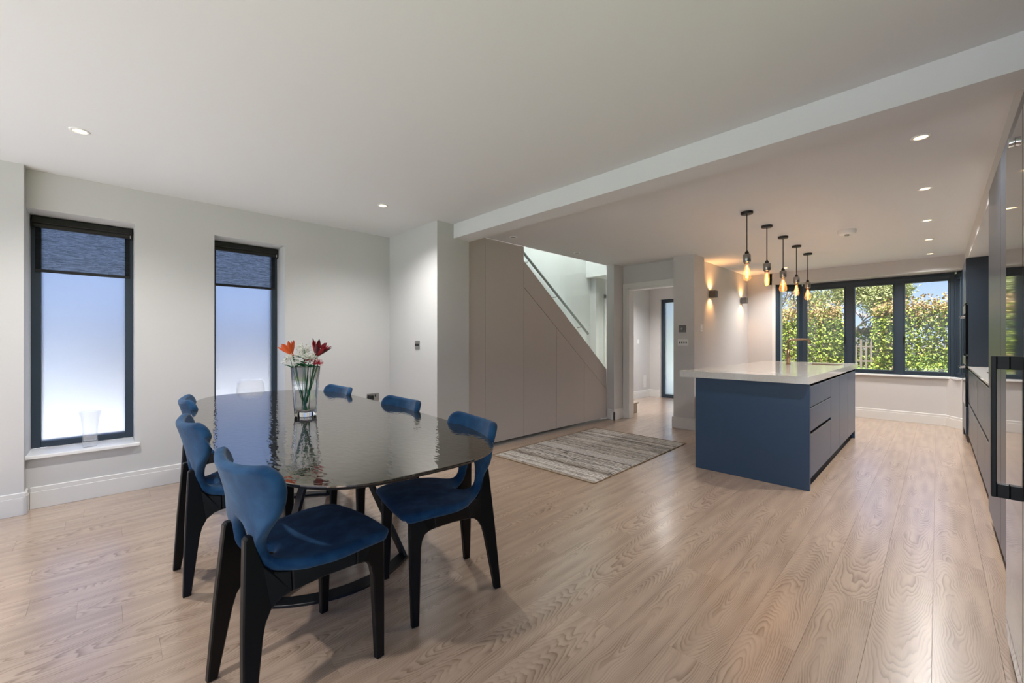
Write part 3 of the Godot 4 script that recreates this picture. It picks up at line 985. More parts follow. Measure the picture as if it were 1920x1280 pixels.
# ---------------------------------------------------------------- lamps and small fittings
func downlight(at: Vector3, label: String, group: String, lit: bool, power := 0.56) -> void:
	var o := thing("downlight", label, "light", at, 0.0, group)
	var st := begin()
	lathe(st, [Vector2(0.030, -0.001), Vector2(0.031, -0.005), Vector2(0.043, -0.005), Vector2(0.045, -0.001), Vector2(0.045, 0.004)], 28)
	part("ring", st, M.white_plastic, o)
	st = begin()
	lathe(st, [Vector2(0.0305, -0.002), Vector2(0.0, -0.002)], 24, Vector3.ZERO, -1)
	var em := mat("lamp_lit" if lit else "lamp_off", rgb(255, 226, 184) if lit else rgb(150, 150, 150), 0.4)
	if lit:
		em.emission_enabled = true
		em.emission = rgb(255, 214, 160)
		em.emission_energy_multiplier = 1.0
	part("lens", st, em, o)
	if lit:
		var s := SpotLight3D.new()
		s.name = "lamp"
		o.add_child(s)
		s.position = Vector3(0, -0.012, 0)
		s.rotation_degrees = Vector3(-90, 0, 0)
		s.spot_angle = 72.0
		s.spot_angle_attenuation = 1.0
		s.spot_range = 20.0
		s.spot_attenuation = 2.0
		s.light_energy = power
		s.light_size = 0.04
		s.light_color = rgb(248, 245, 243)
		s.shadow_enabled = true

func build_fittings() -> void:
	var nth := ["first", "second", "third", "fourth", "fifth"]
	for k in 5:
		downlight(Vector3(-0.066, CEIL_K, [-3.36, -4.51, -5.71, -6.79, -7.9][k]), "small round downlight above the kitchen aisle, %s from the beam" % nth[k], "downlights above the kitchen aisle", true)
	downlight(Vector3(-3.495, CEIL_D, 0.119), "round downlight in the ceiling by the window beside the pier", "", true)
	downlight(Vector3(-3.50, CEIL_D, -1.78), "round downlight in the dining ceiling by the bright wall end", "", true)
	downlight(Vector3(-1.4, CEIL_D, 0.70), "added unseen downlight in the dining ceiling, brightens the floor by the chairs", "", true, 0.55)  # extra lamp outside the view, added to lift the floor by the chairs
	downlight(Vector3(-1.70, CEIL_K, -7.77), "round downlight in the ceiling behind the pendant lamps near the bay", "", true)
	downlight(Vector3(-3.345, CEIL_K, -3.28), "unlit downlight over the tall understairs door, by the beam", "downlights along the cupboards", false)
	downlight(Vector3(-3.345, CEIL_K, -4.47), "unlit downlight beside the stair glass", "downlights along the cupboards", false)
	downlight(Vector3(-3.5, CEIL_K, -7.3), "added unseen downlight brightening the hall beyond the doorway", "", true, 1.0)  # hidden lamp, added to make the hall brighter
	# smoke alarm
	var al := thing("smoke_alarm", "round white smoke alarm on the kitchen ceiling", "smoke alarm", Vector3(-0.67, CEIL_K, -5.63))
	var st := begin()
	lathe(st, [Vector2(0.0, -0.044), Vector2(0.06, -0.044), Vector2(0.075, -0.036), Vector2(0.080, -0.004), Vector2(0.080, 0.0)], 32, Vector3.ZERO, 1)
	part("housing", st, M.white_plastic, al)
	st = begin()
	cyl(st, Vector3(0, -0.058, 0), 0.02, 0.016)
	part("sensor", st, M.steel, al)
	# pendants over the island
	var hang := ["first of the row, teardrop bulb, nearest the rug", "second of the row, with a tube bulb", "middle of the row, with a round bulb", "fourth of the row, with a tapering bulb", "last of the row, by the bay window"]
	var shapes := [
		[[0.013, 0.0], [0.016, -0.02], [0.024, -0.06], [0.033, -0.10], [0.034, -0.125], [0.026, -0.148], [0.0, -0.158]],
		[[0.013, 0.0], [0.022, -0.015], [0.024, -0.05], [0.024, -0.11], [0.020, -0.135], [0.0, -0.145]],
		[[0.013, 0.0], [0.018, -0.03], [0.032, -0.07], [0.040, -0.105], [0.034, -0.138], [0.0, -0.155]],
		[[0.013, 0.0], [0.014, -0.02], [0.022, -0.07], [0.031, -0.115], [0.028, -0.137], [0.0, -0.148]],
		[[0.013, 0.0], [0.016, -0.025], [0.028, -0.07], [0.038, -0.11], [0.032, -0.14], [0.0, -0.158]]]
	var bulb_glass := mat("bulb_glass", Color(1.0, 0.9, 0.7, 0.1), 0.02)
	bulb_glass.transparency = BaseMaterial3D.TRANSPARENCY_ALPHA
	var fil := mat("filament_glow", rgb(255, 190, 90), 0.5)
	fil.emission_enabled = true
	fil.emission = rgb(255, 176, 84)
	fil.emission_energy_multiplier = 1.2
	for k in 5:
		var o := thing("pendant_lamp", "steel pendant lamp over the island, %s" % hang[k], "pendant lamp", Vector3(-1.21, CEIL_K, -4.17 - 0.635 * k), 0.0, "pendant lamps over the island")
		st = begin()
		lathe(st, [Vector2(0, -0.022), Vector2(0.046, -0.022), Vector2(0.05, -0.018), Vector2(0.05, 0.0)], 28, Vector3.ZERO, 1)
		part("canopy", st, M.black_metal, o)
		st = begin()
		tube(st, [Vector3(0, -0.02, 0), Vector3(0, -0.365, 0)], 0.0042, -1, 8)
		part("cord", st, M.black_plastic, o)
		st = begin()
		lathe(st, [Vector2(0.005, -0.345), Vector2(0.005, -0.36)].slice(0, 0) + [Vector2(0.018, -0.386), Vector2(0.016, -0.366), Vector2(0.006, -0.352), Vector2(0.0, -0.35)], 20)
		part("cap", st, M.black_metal, o)
		st = begin()
		lathe(st, [Vector2(0.0, -0.462), Vector2(0.028, -0.462), Vector2(0.033, -0.455), Vector2(0.034, -0.392), Vector2(0.030, -0.386), Vector2(0.0, -0.386)], 28, Vector3.ZERO, 1)
		part("holder", st, M.steel, o)
		st = begin()
		cyl(st, Vector3(0, -0.474, 0), 0.022, 0.013)
		part("collar", st, M.brass, o)
		st = begin()
		var prof := []
		var sh: Array = shapes[k]
		for i in range(sh.size() - 1, -1, -1):
			prof.append(Vector2(sh[i][0], -0.474 + sh[i][1]))
		lathe(st, prof, 24)
		part("bulb", st, bulb_glass, o)
		st = begin()
		for j in 4:
			var a := TAU * j / 4
			tube(st, [Vector3(cos(a) * 0.006, -0.49, sin(a) * 0.006), Vector3(cos(a) * 0.0085, -0.605, sin(a) * 0.0085)], 0.0028, -1, 6)
		part("filament", st, fil, o)
		var l := OmniLight3D.new()
		l.name = "lamp"
		o.add_child(l)
		l.position = Vector3(0, -0.55, 0)
		l.light_energy = 0.004
		l.light_color = rgb(255, 176, 96)
		l.light_size = 0.02
		l.omni_range = 20.0
		l.omni_attenuation = 2.0
		l.shadow_enabled = true
	# wall lamps
	var sconce_says := ["square steel up and down wall lamp next to the pillar", "square steel up and down wall lamp next to the bay reveal"]
	for k in 2:
		var z: float = [-6.49, -7.90][k]
		var o := thing("wall_lamp", sconce_says[k], "wall lamp", Vector3(-2.39, 1.91, z))
		part("back_plate", boxes([[0, -0.03, -0.03, 0.012, 0.03, 0.03]], 0.002), M.steel_dark, o)
		part("housing", boxes([[0.012, -0.05, -0.05, 0.018, 0.05, 0.05], [0.092, -0.05, -0.05, 0.098, 0.05, 0.05], [0.018, -0.05, -0.05, 0.092, 0.05, -0.044], [0.018, -0.05, 0.044, 0.092, 0.05, 0.05], [0.018, -0.005, -0.044, 0.092, 0.005, 0.044]]), M.steel_dark, o)
		var gm := mat("wall_lamp_glow", rgb(255, 210, 150), 0.4)
		gm.emission_enabled = true
		gm.emission = rgb(255, 188, 110)
		gm.emission_energy_multiplier = 1.2
		for s in [-1, 1]:
			st = begin()
			cyl(st, Vector3(0.055, 0.018 * s - 0.004, 0), 0.022, 0.008)
			part("lamp_lens", st, gm, o)
			var l := SpotLight3D.new()
			l.name = "lamp"
			o.add_child(l)
			l.position = Vector3(0.055, 0.03 * s, 0)
			l.rotation_degrees = Vector3(90 * s, 0, 0)
			l.spot_angle = 62.0
			l.spot_angle_attenuation = 1.0
			l.light_energy = 0.05
			l.light_size = 0.02
			l.light_color = rgb(255, 184, 112)
			l.spot_range = 20.0
			l.spot_attenuation = 2.0
			l.shadow_enabled = true
	# fill lamp added out of view to brighten the stairwell
	var ll := thing("stair_fill_lamp", "added unseen fill lamp high over the staircase", "light", Vector3(-4.06, 5.0, -5.2))
	st = begin()
	lathe(st, [Vector2(0, -0.07), Vector2(0.12, -0.065), Vector2(0.16, -0.04), Vector2(0.165, 0.0)], 28)
	var lgm := mat("stair_fill_glow", rgb(255, 250, 244), 0.5)
	lgm.emission_enabled = true
	lgm.emission = rgb(255, 246, 236)
	lgm.emission_energy_multiplier = 1.0
	part("lamp_shade", st, lgm, ll)
	var lo := OmniLight3D.new()
	lo.name = "lamp"
	ll.add_child(lo)
	lo.position = Vector3(0, -0.16, 0)
	lo.light_energy = 0.7
	lo.light_color = rgb(250, 248, 246)
	lo.light_size = 0.08
	lo.omni_range = 20.0
	lo.omni_attenuation = 2.0
	lo.shadow_enabled = true
	# plates
	var dial := plate("dimmer_switch", "square steel dimmer plate on the pillar front", "switch", Vector3(-2.445, 1.375, -5.66), 0.0, 0.098, 0.098, M.steel_dark, 0)
	st = begin()
	tube(st, [Vector3(0, 0, 0.006), Vector3(0, 0, 0.024)], 0.016, -1, 16)
	part("knob", st, M.steel, dial)
	plate("switch_panel", "white switch panel with four dark rockers under the dimmer", "switch", Vector3(-2.435, 1.186, -5.66), 0.0, 0.146, 0.086, M.white_plastic, 4, M.black_plastic)
	var th := thing("thermostat", "small white thermostat on the island side of the pillar", "thermostat", Vector3(-2.285, 1.385, -5.86), PI / 2)
	part("case", boxes([[-0.035, -0.05, 0, 0.035, 0.05, 0.022]], 0.005), M.white_plastic, th)
	part("lever", boxes([[-0.02, -0.02, 0.02, 0.02, -0.012, 0.025]], 0.001), M.steel, th)
	plate("wall_socket", "square steel switch plate on the bright wall end", "switch", Vector3(-3.91, 1.163, -2.39), 0.0, 0.09, 0.09, M.steel, 3, M.black_plastic)
	var so := plate("wall_socket", "steel double socket low on the window wall near the corner", "socket", Vector3(XL, 0.56, -2.18), PI / 2, 0.146, 0.086, M.steel, 0)
	part("plug", boxes([[-0.062, -0.03, 0.008, -0.008, 0.025, 0.05]], 0.006), M.black_plastic, so)
	part("rocker", boxes([[0.02, 0.005, 0.006, 0.034, 0.03, 0.013]], 0.002), M.black_plastic, so)

# ---------------------------------------------------------------- dining table, chairs, vases, rug
func spline(pts: Array, n: int) -> Array:
	var c := Curve2D.new()
	for i in pts.size():
		var p: Vector2 = pts[i]
		var a: Vector2 = pts[maxi(i - 1, 0)]
		var b: Vector2 = pts[mini(i + 1, pts.size() - 1)]
		var t := (b - a) / 6.0
		c.add_point(p, -t, t)
	c.bake_interval = 0.002
	var out := []
	for i in n + 1:
		out.append(c.sample_baked(c.get_baked_length() * i / n, true))
	return out

func lookup(tab: Array, s: float) -> float:
	for i in tab.size() - 1:
		if s <= tab[i + 1][0]:
			var f := clampf((s - tab[i][0]) / (tab[i + 1][0] - tab[i][0]), 0, 1)
			var p0: float = tab[maxi(i - 1, 0)][1]
			var p3: float = tab[mini(i + 2, tab.size() - 1)][1]
			return cubic_interpolate(tab[i][1], tab[i + 1][1], p0, p3, f)
	return tab[-1][1]

# upholstered shell: seat and back in one bent sheet, narrow at the waist with an opening between two bands
func chair_shell(st: SurfaceTool) -> void:
	var N := 400
	var prof := spline([Vector2(-0.262, 0.445), Vector2(-0.245, 0.462), Vector2(-0.14, 0.468), Vector2(0.0, 0.457), Vector2(0.08, 0.452), Vector2(0.128, 0.463), Vector2(0.156, 0.498), Vector2(0.170, 0.56), Vector2(0.185, 0.64), Vector2(0.206, 0.725), Vector2(0.230, 0.802)], N)
	var total := 0.0
	var acc := [0.0]
	for i in N:
		total += prof[i].distance_to(prof[i + 1])
		acc.append(total)
	var L := total
	# half width along the sheet (metres along it)
	var wide := [[0.0, 0.205], [0.05, 0.228], [0.15, 0.234], [0.25, 0.228], [0.32, 0.195], [0.38, 0.140], [0.43, 0.116], [0.49, 0.118], [0.54, 0.158], [0.60, 0.212], [0.66, 0.236], [0.71, 0.240], [L, 0.236]]
	var hc := 0.452     # opening: centre, half length, half width
	var ha := 0.098
	var hb := 0.068
	var rc := 0.062
	var rows_s := []
	var k := 0.0
	while k < L:
		rows_s.append(k)
		k += 0.014
	for i in 13:
		rows_s.append(hc - ha * cos(PI * i / 12.0))
	for i in 7:
		rows_s.append(L - rc * (1.0 - sin(PI / 2 * i / 6.0)))
		rows_s.append(0.022 * (1.0 - cos(PI / 2 * i / 6.0)))
	rows_s.sort()
	var ss := []
	for v in rows_s:
		if v <= L + 1e-6 and (ss.is_empty() or v - ss[-1] > 0.0006):
			ss.append(minf(v, L))
	if ss[-1] < L - 1e-4: ss.append(L)
	var at := func(s: float) -> Array:
		var i := clampi(int(s / L * N), 0, N - 1)
		while i > 0 and acc[i] > s: i -= 1
		while i < N - 1 and acc[i + 1] < s: i += 1
		var f: float = clampf((s - acc[i]) / maxf(acc[i + 1] - acc[i], 1e-6), 0, 1)
		var p: Vector2 = prof[i].lerp(prof[i + 1], f)
		var d: Vector2 = (prof[mini(i + 4, N)] - prof[maxi(i - 4, 0)]).normalized()
		return [p, Vector2(-d.y, d.x)]      # normal: up on the seat, forwards on the back
	var T := 0.019
	var C := 11
	for half in [-1.0, 1.0]:
		var top := []
		var bot := []
		for s in ss:
			var pn: Array = at.call(s)
			var p: Vector2 = pn[0]
			var n: Vector2 = pn[1]
			var wo := lookup(wide, s)
			if s > L - rc:
				var q: float = (s - (L - rc)) / rc
				wo = wo - rc + rc * sqrt(maxf(0.0, 1.0 - q * q))
			if s < 0.022:
				wo -= 0.018 * (1.0 - sqrt(maxf(0.0, 1.0 - pow(1.0 - s / 0.022, 2))))
			var wi := 0.0
			var q2: float = (s - hc) / ha
			if absf(q2) < 1.0:
				wi = hb * pow(1.0 - q2 * q2, 0.5)
			var back := smoothstep(0.40, 0.68, s)
			var seat := 1.0 - smoothstep(0.15, 0.36, s)
			var a := []
			var b := []
			for j in C + 1:
				var f := 0.5 - 0.5 * cos(PI * j / C)
				var w := lerpf(wi, wo, f)
				var e: float = minf(minf(wo - w, L - s), s * 0.9)
				var hk := sqrt(q2 * q2 + (w / hb) * (w / hb))
				e = minf(e, maxf(0.0, (hk - 1.0)) * hb * 0.9)
				var r := 0.017
				var x := clampf(e / r, 0.0, 1.0)
				var thick := T * sqrt(maxf(0.0, 1.0 - (1.0 - x) * (1.0 - x)))
				var bend: float = 1.15 * w * w * back - 0.28 * w * w * seat * (1.0 - s * 2.2)
				var base: Vector3 = Vector3(w * half, p.y, p.x) + Vector3(0, n.y, n.x) * bend
				var nn := Vector3(-half * 2.3 * w * back, n.y, n.x).normalized()
				a.append(base + nn * thick)
				b.append(base - nn * thick)
			top.append(a)
			bot.append(b)
		if half > 0.0:
			for i in top.size():
				pass
			grid(st, flipped(top))
			grid(st, bot)
		else:
			grid(st, top)
			grid(st, flipped(bot))

func flipped(rows: Array) -> Array:
	var out := []
	for r in rows:
		var c: Array = r.duplicate()
		c.reverse()
		out.append(c)
	return out

func make_chair(label: String) -> Node3D:
	# faces local -z
	var o := thing("dining_chair", label, "chair", Vector3.ZERO, 0.0, "dining chairs around the table")
	var st := begin()
	chair_shell(st)
	part("upholstered_shell", st, M.velvet, o)
	for s in [-1.0, 1.0]:
		var place := func(p: Vector2, k: float) -> Vector3:
			var rear := clampf((p.x + 0.14) / 0.28, 0, 1)
			var x := lerpf(0.196 + (0.45 - p.y) * 0.03, 0.163 - 0.128 * p.y, rear)
			return Vector3(s * (x - 0.016 + 0.032 * k), p.y, p.x)
		var fillet := func(c: Vector2, r: float, a0: float, a1: float, n: int) -> Array:
			var out := []
			for i in n + 1:
				var a := deg_to_rad(lerpf(a0, a1, float(i) / n))
				out.append(c + Vector2(cos(a), sin(a)) * r)
			return out
		st = begin()
		extr(st, [Vector2(0.180, 0.565), Vector2(0.186, 0.572), Vector2(0.202, 0.572), Vector2(0.210, 0.563), Vector2(0.226, 0.30), Vector2(0.238, 0.0), Vector2(0.207, 0.0), Vector2(0.170, 0.25), Vector2(0.160, 0.292), Vector2(0.140, 0.328), Vector2(0.110, 0.352), Vector2(0.080, 0.362), Vector2(0.080, 0.432), Vector2(0.128, 0.438), Vector2(0.156, 0.468), Vector2(0.172, 0.52)], place, 0.032, 0.0045)
		part("leg", st, M.black_wood, o)
		st = begin()
		extr(st, [Vector2(0.080, 0.362), Vector2(-0.02, 0.378), Vector2(-0.12, 0.386), Vector2(-0.12, 0.446), Vector2(-0.02, 0.44), Vector2(0.080, 0.432)], place, 0.032, 0.0045)
		part("side_rail", st, M.black_wood, o)
		st = begin()
		extr(st, [Vector2(-0.12, 0.386), Vector2(-0.148, 0.384), Vector2(-0.166, 0.374), Vector2(-0.178, 0.352), Vector2(-0.184, 0.32), Vector2(-0.196, 0.0), Vector2(-0.226, 0.0), Vector2(-0.232, 0.30), Vector2(-0.234, 0.442), Vector2(-0.18, 0.448), Vector2(-0.12, 0.446)], place, 0.032, 0.0045)
		part("leg", st, M.black_wood, o)
	for z in [-0.20, 0.10]:
		part("cross_rail", boxes([[-0.19 if z < 0.0 else -0.12, 0.395, z - 0.012, 0.19 if z < 0.0 else 0.12, 0.432, z + 0.012]], 0.003), M.black_wood, o)
	return o

func build_dining() -> void:
	# table
	var tc := Vector3(-2.735, 0, -0.893)
	var t := thing("dining_table", "long rounded dining table with rippled dark glass top", "table", tc, -0.052)
	var A := 1.5
	var B := 0.552
	var E := 3.5
	var rim := []
	for i in 120:
		var a := TAU * i / 120.0
		rim.append(Vector2(A * signf(cos(a)) * pow(absf(cos(a)), 2.0 / E), B * signf(sin(a)) * pow(absf(sin(a)), 2.0 / E)))
	var st := begin()
	extr(st, rim, func(p: Vector2, s: float) -> Vector3: return Vector3(p.x, 0.742 + 0.008 * s, p.y), 0.008, 0.002)
	part("tabletop", st, M.table_glass, t)
	st = begin()
	var under := []
	for p in rim:
		under.append(p * Vector2(0.995, 0.988))
	extr(st, under, func(p: Vector2, s: float) -> Vector3: return Vector3(p.x * (0.985 + 0.015 * s), 0.724 + 0.018 * s, p.y * (0.97 + 0.03 * s)), 0.018, 0.003)
	part("top_frame", st, M.black_metal, t)
	for s in [1.0, -1.0]:
		# floor bar: flat and bowed outwards
		st = begin()
		var bar := []
		for i in 17:
			var f := i / 16.0 * 2.0 - 1.0
			bar.append(Vector2(s * (0.80 - 0.13 * f * f), f * 0.335))
		var other := []
		for i in range(16, -1, -1):
			var f := i / 16.0 * 2.0 - 1.0
			other.append(Vector2(s * (0.72 - 0.13 * f * f), f * 0.335))
		extr(st, bar + other, func(p: Vector2, k: float) -> Vector3: return Vector3(p.x, 0.014 * k, p.y), 0.014, 0.002)
		part("foot_bar", st, M.black_metal, t)
		for e in [-1.0, 1.0]:
			st = begin()
			var foot := Vector3(s * 0.63, 0.008, e * 0.325)
			var head := Vector3(s * 0.44, 0.724, e * 0.07)
			var d := (head - foot).normalized()
			var x := Vector3(s, 0, 0)
			x = (x - d * x.dot(d)).normalized()
			var b := Basis(x, d, x.cross(d))
			bx(st, Vector3(-0.04, 0, -0.008), Vector3(0.04, foot.distance_to(head), 0.008), 0.002, Transform3D(b, foot))
			part("leg", st, M.black_metal, t)
	part("mounting_plate", boxes([[-0.52, 0.716, -0.10, 0.52, 0.726, 0.10]], 0.002), M.black_metal, t)

	# chairs: place, facing direction
	var spots := [
		[Vector2(-1.668, -0.505), Vector2(-0.13, -0.99), "blue velvet chair at the table corner, opposite the chair nearest the rug"],
		[Vector2(-1.705, -1.175), Vector2(-0.19, 0.98), "blue velvet chair at the table corner nearest the rug, standing pulled out"],
		[Vector2(-2.64, -0.485), Vector2(-0.02, -1.0), "blue velvet chair at the middle of the table on the garden side"],
		[Vector2(-3.62, -0.585), Vector2(0.10, -1.0), "blue velvet chair on the garden side nearest the window beside the pier"],
		[Vector2(-2.565, -1.27), Vector2(0.0, 1.0), "blue velvet chair at the middle of the table facing the garden side"],
		[Vector2(-3.64, -1.27), Vector2(0.05, 1.0), "blue velvet chair by the low wall socket, mostly hidden by the tabletop"]]
	var proto: Node3D = null
	for s in spots:
		var at := Vector3(s[0].x, 0, s[0].y)
		var turn := atan2(-s[1].x, -s[1].y)
		if proto == null:
			proto = make_chair(s[2])
			proto.position = at
			proto.rotation.y = turn
		else:
			copy(proto, at, turn, "dining_chair", s[2])

	build_vases()
	build_rug()

func build_vases() -> void:
	# square flared vase on the table: four-sided sections with round corners
	var at := Vector3(-2.665, 0.7505, -0.855)
	var sq := func(half: float, y: float) -> Array:
		var row := []
		for i in 32:
			var a := -TAU * (i + 0.5) / 32.0
			var e := 7.0
			row.append(Vector3(half * signf(cos(a)) * pow(absf(cos(a)), 2.0 / e), y, half * signf(sin(a)) * pow(absf(sin(a)), 2.0 / e)))
		return row
	var v := thing("flower_vase", "tall square clear glass vase holding flowers on the table", "vase", at, 0.5)
	var st := begin()
	var rows := []
	for q in [[0.001, 0.0], [0.044, 0.0], [0.047, 0.004], [0.050, 0.06], [0.056, 0.18], [0.0635, 0.295], [0.062, 0.300], [0.0585, 0.300], [0.0575, 0.296], [0.050, 0.18], [0.044, 0.06], [0.042, 0.032], [0.038, 0.028], [0.001, 0.028]]:
		rows.append(sq.call(q[0], q[1]))
	grid(st, rows, true, 0)
	part("body", st, M.glass, v)
	# round flared vase on the window sill
	var v2 := thing("sill_vase", "small flared clear glass vase on the sill beside the pier", "vase", Vector3(-4.60, 0.3847, 0.10))
	st = begin()
	lathe(st, [Vector2(0.0, 0.0), Vector2(0.040, 0.0), Vector2(0.043, 0.004), Vector2(0.044, 0.06), Vector2(0.046, 0.14), Vector2(0.053, 0.21), Vector2(0.064, 0.27), Vector2(0.0635, 0.273), Vector2(0.061, 0.272), Vector2(0.049, 0.21), Vector2(0.041, 0.14), Vector2(0.038, 0.06), Vector2(0.036, 0.05), Vector2(0.0, 0.048)], 32)
	part("body", st, M.thin_glass, v2)
	var v3 := thing("glass_jar", "wide clear glass jar on the sill behind the table", "jar", Vector3(-4.63, 0.3847, -0.985))
	st = begin()
	lathe(st, [Vector2(0.0, 0.0), Vector2(0.115, 0.0), Vector2(0.122, 0.01), Vector2(0.122, 0.26), Vector2(0.118, 0.36), Vector2(0.108, 0.42), Vector2(0.09, 0.447), Vector2(0.086, 0.445), Vector2(0.103, 0.418), Vector2(0.113, 0.36), Vector2(0.117, 0.26), Vector2(0.117, 0.02), Vector2(0.0, 0.016)], 36)
	part("body", st, M.thin_glass, v3)
	flowers(at)

func petal(st: SurfaceTool, root: Vector3, dir: Vector3, out_: Vector3, l: float, w: float, curl: float) -> void:
	# pointed, cupped petal
	var side := dir.cross(out_).normalized()
	var rows := []
	var low := []
	for i in 7:
		var f := i / 6.0
		var p := root + dir * l * f + out_ * curl * l * (f * f - 0.55 * f)
		var ww := w * pow(sin(PI * (0.12 + 0.88 * f) ), 0.8) if f < 1.0 else 0.0005
		var row := []
		var lw := []
		for j in 5:
			var g := j / 4.0 * 2.0 - 1.0
			var q := p + side * ww * g - out_ * ww * 0.45 * (1.0 - g * g) * -1.0
			row.append(q)
			lw.append(q - out_ * 0.0012)
		rows.append(row)
		low.append(lw)
	grid(st, rows)
	grid(st, flipped(low))

func flowers(at: Vector3) -> void:
	var stem := mat("stem_green", rgb(30, 104, 58), 0.5)
	var leafm := mat("leaf_green", rgb(36, 112, 70), 0.5)
	var orange := mat("petal_orange", rgb(226, 92, 34), 0.5)
	var red := mat("petal_red", rgb(150, 24, 38), 0.5)
	var dark := mat("petal_tip", rgb(84, 30, 40), 0.55)
	var pale := mat("blossom_white", rgb(226, 226, 214), 0.6)
	var pink := mat("blossom_pink", rgb(206, 52, 66), 0.55)
	var R := Vector3(0.698, 0, -0.716)      # along the table front, as the bouquet fans out
	var F := Vector3(0.716, 0, 0.698)
	var r := RandomNumberGenerator.new()
	r.seed = 31
	# proteas
	var heads := [
		["protea_flower", "orange protea flower in the glass vase", orange, orange, R * -0.085 + Vector3(0, 0.375, 0), (R * -0.55 + Vector3(0, 1, 0)).normalized(), 0.085, R * 0.012 + F * 0.008],
		["protea_flower", "dark red protea flower with pale heart in the glass vase", red, dark, R * 0.075 + F * 0.015 + Vector3(0, 0.365, 0), (R * 0.5 + F * 0.15 + Vector3(0, 1, 0)).normalized(), 0.10, R * -0.015 + F * -0.006]]
	for h in heads:
		var o := thing(h[0], h[1], "flower", at)
		var p: Vector3 = h[4]
		var ax: Vector3 = h[5]
		var foot: Vector3 = h[7] + Vector3(0, 0.034, 0)
		var st := begin()
		tube(st, [foot, foot.lerp(p, 0.5) + Vector3(0, -0.01, 0), p - ax * 0.02, p], 0.0042, 0.006, 8)
		part("stem", st, stem, o)
		st = begin()
		var sx := ax.cross(F).normalized()
		var sy := ax.cross(sx).normalized()
		tube(st, [p - ax * 0.012, p, p + ax * 0.018, p + ax * 0.045], 0.007, 0.017, 12)
		part("heart", st, pale if h[2] == red else orange, o)
		for ring in 2:
			var n := 8 if ring == 0 else 6
			for k in n:
				var a := TAU * (k + 0.5 * ring) / n
				var out_: Vector3 = (sx * cos(a) + sy * sin(a)).normalized()
				st = begin()
				var d: Vector3 = (ax + out_ * (0.62 if ring == 0 else 0.34)).normalized()
				petal(st, p + out_ * 0.006, d, (out_ - d * out_.dot(d)).normalized(), float(h[6]) * (1.0 if ring == 0 else 0.9) * r.randf_range(0.92, 1.06), 0.0155, 0.1)
				part("petal", st, h[3] if (k % 3 == 0 and ring == 0) else h[2], o)
	# pincushion blooms
	for h in [[R * 0.018 + Vector3(0, 0.335, 0), "pink pincushion bloom low between the two proteas"], [R * 0.085 + F * 0.02 + Vector3(0, 0.318, 0), "pink pincushion bloom hanging under the dark red protea"]]:
		var o := thing("pincushion_flower", h[1], "flower", at)
		var p: Vector3 = h[0]
		var st := begin()
		tube(st, [Vector3(0.0, 0.034, 0.0) - R * 0.01, p * 0.6 + Vector3(0, 0.03, 0), p], 0.0032, -1, 6)
		part("stem", st, stem, o)
		st = begin()
		for k in 46:
			var d := Vector3(r.randf_range(-1, 1), r.randf_range(-0.45, 1), r.randf_range(-1, 1)).normalized()
			tube(st, [p, p + d * 0.022, p + d * 0.030 + Vector3(0, 0.004, 0)], 0.0013, 0.001, 4)
		part("spikes", st, pink, o)
	# white sprigs
	var says := ["leaning out past the orange protea", "rising in the middle of the bouquet", "between the proteas at the front", "under the dark red protea", "at the back of the bouquet"]
	for k in 5:
		var o := thing("blossom_sprig", "white blossom sprig %s" % says[k], "flower", at, 0.0)
		var tip: Vector3 = [R * -0.075 + F * 0.03, R * -0.015 + F * -0.02, R * 0.01 + F * 0.04, R * 0.045 + F * 0.03, R * -0.03 + F * -0.04][k] + Vector3(0, [0.34, 0.40, 0.35, 0.345, 0.37][k], 0)
		var foot := R * r.randf_range(-0.02, 0.02) + F * r.randf_range(-0.02, 0.02) + Vector3(0, 0.034, 0)
		var st := begin()
		tube(st, [foot, foot.lerp(tip, 0.55), tip], 0.0026, 0.0015, 6)
		part("stem", st, stem, o)
		st = begin()
		for i in 26:
			var d := Vector3(r.randf_range(-1, 1), r.randf_range(-0.5, 1), r.randf_range(-1, 1)).normalized()
			var q := tip + d * r.randf_range(0.014, 0.044)
			tube(st, [tip.lerp(q, 0.2), q], 0.0009, -1, 4)
			var s := d.cross(Vector3(0.3, 1, 0.2)).normalized()
			tube(st, [q, q + (d + s * 0.5) * 0.006, q + (d + s) * 0.013], 0.0034, 0.0012, 6)
			tube(st, [q, q + (d - s * 0.5) * 0.006, q + (d - s) * 0.012], 0.0032, 0.0012, 6)
		part("blossoms", st, pale, o)
		for i in 3:
			st = begin()
			var a := r.randf() * TAU
			var d := (Vector3(cos(a), 0.5, sin(a))).normalized()
			petal(st, foot.lerp(tip, 0.84), d, Vector3(-d.x * 0.6, 1, -d.z * 0.6).normalized(), 0.06, 0.012, -0.2)
			part("leaf", st, leafm, o)

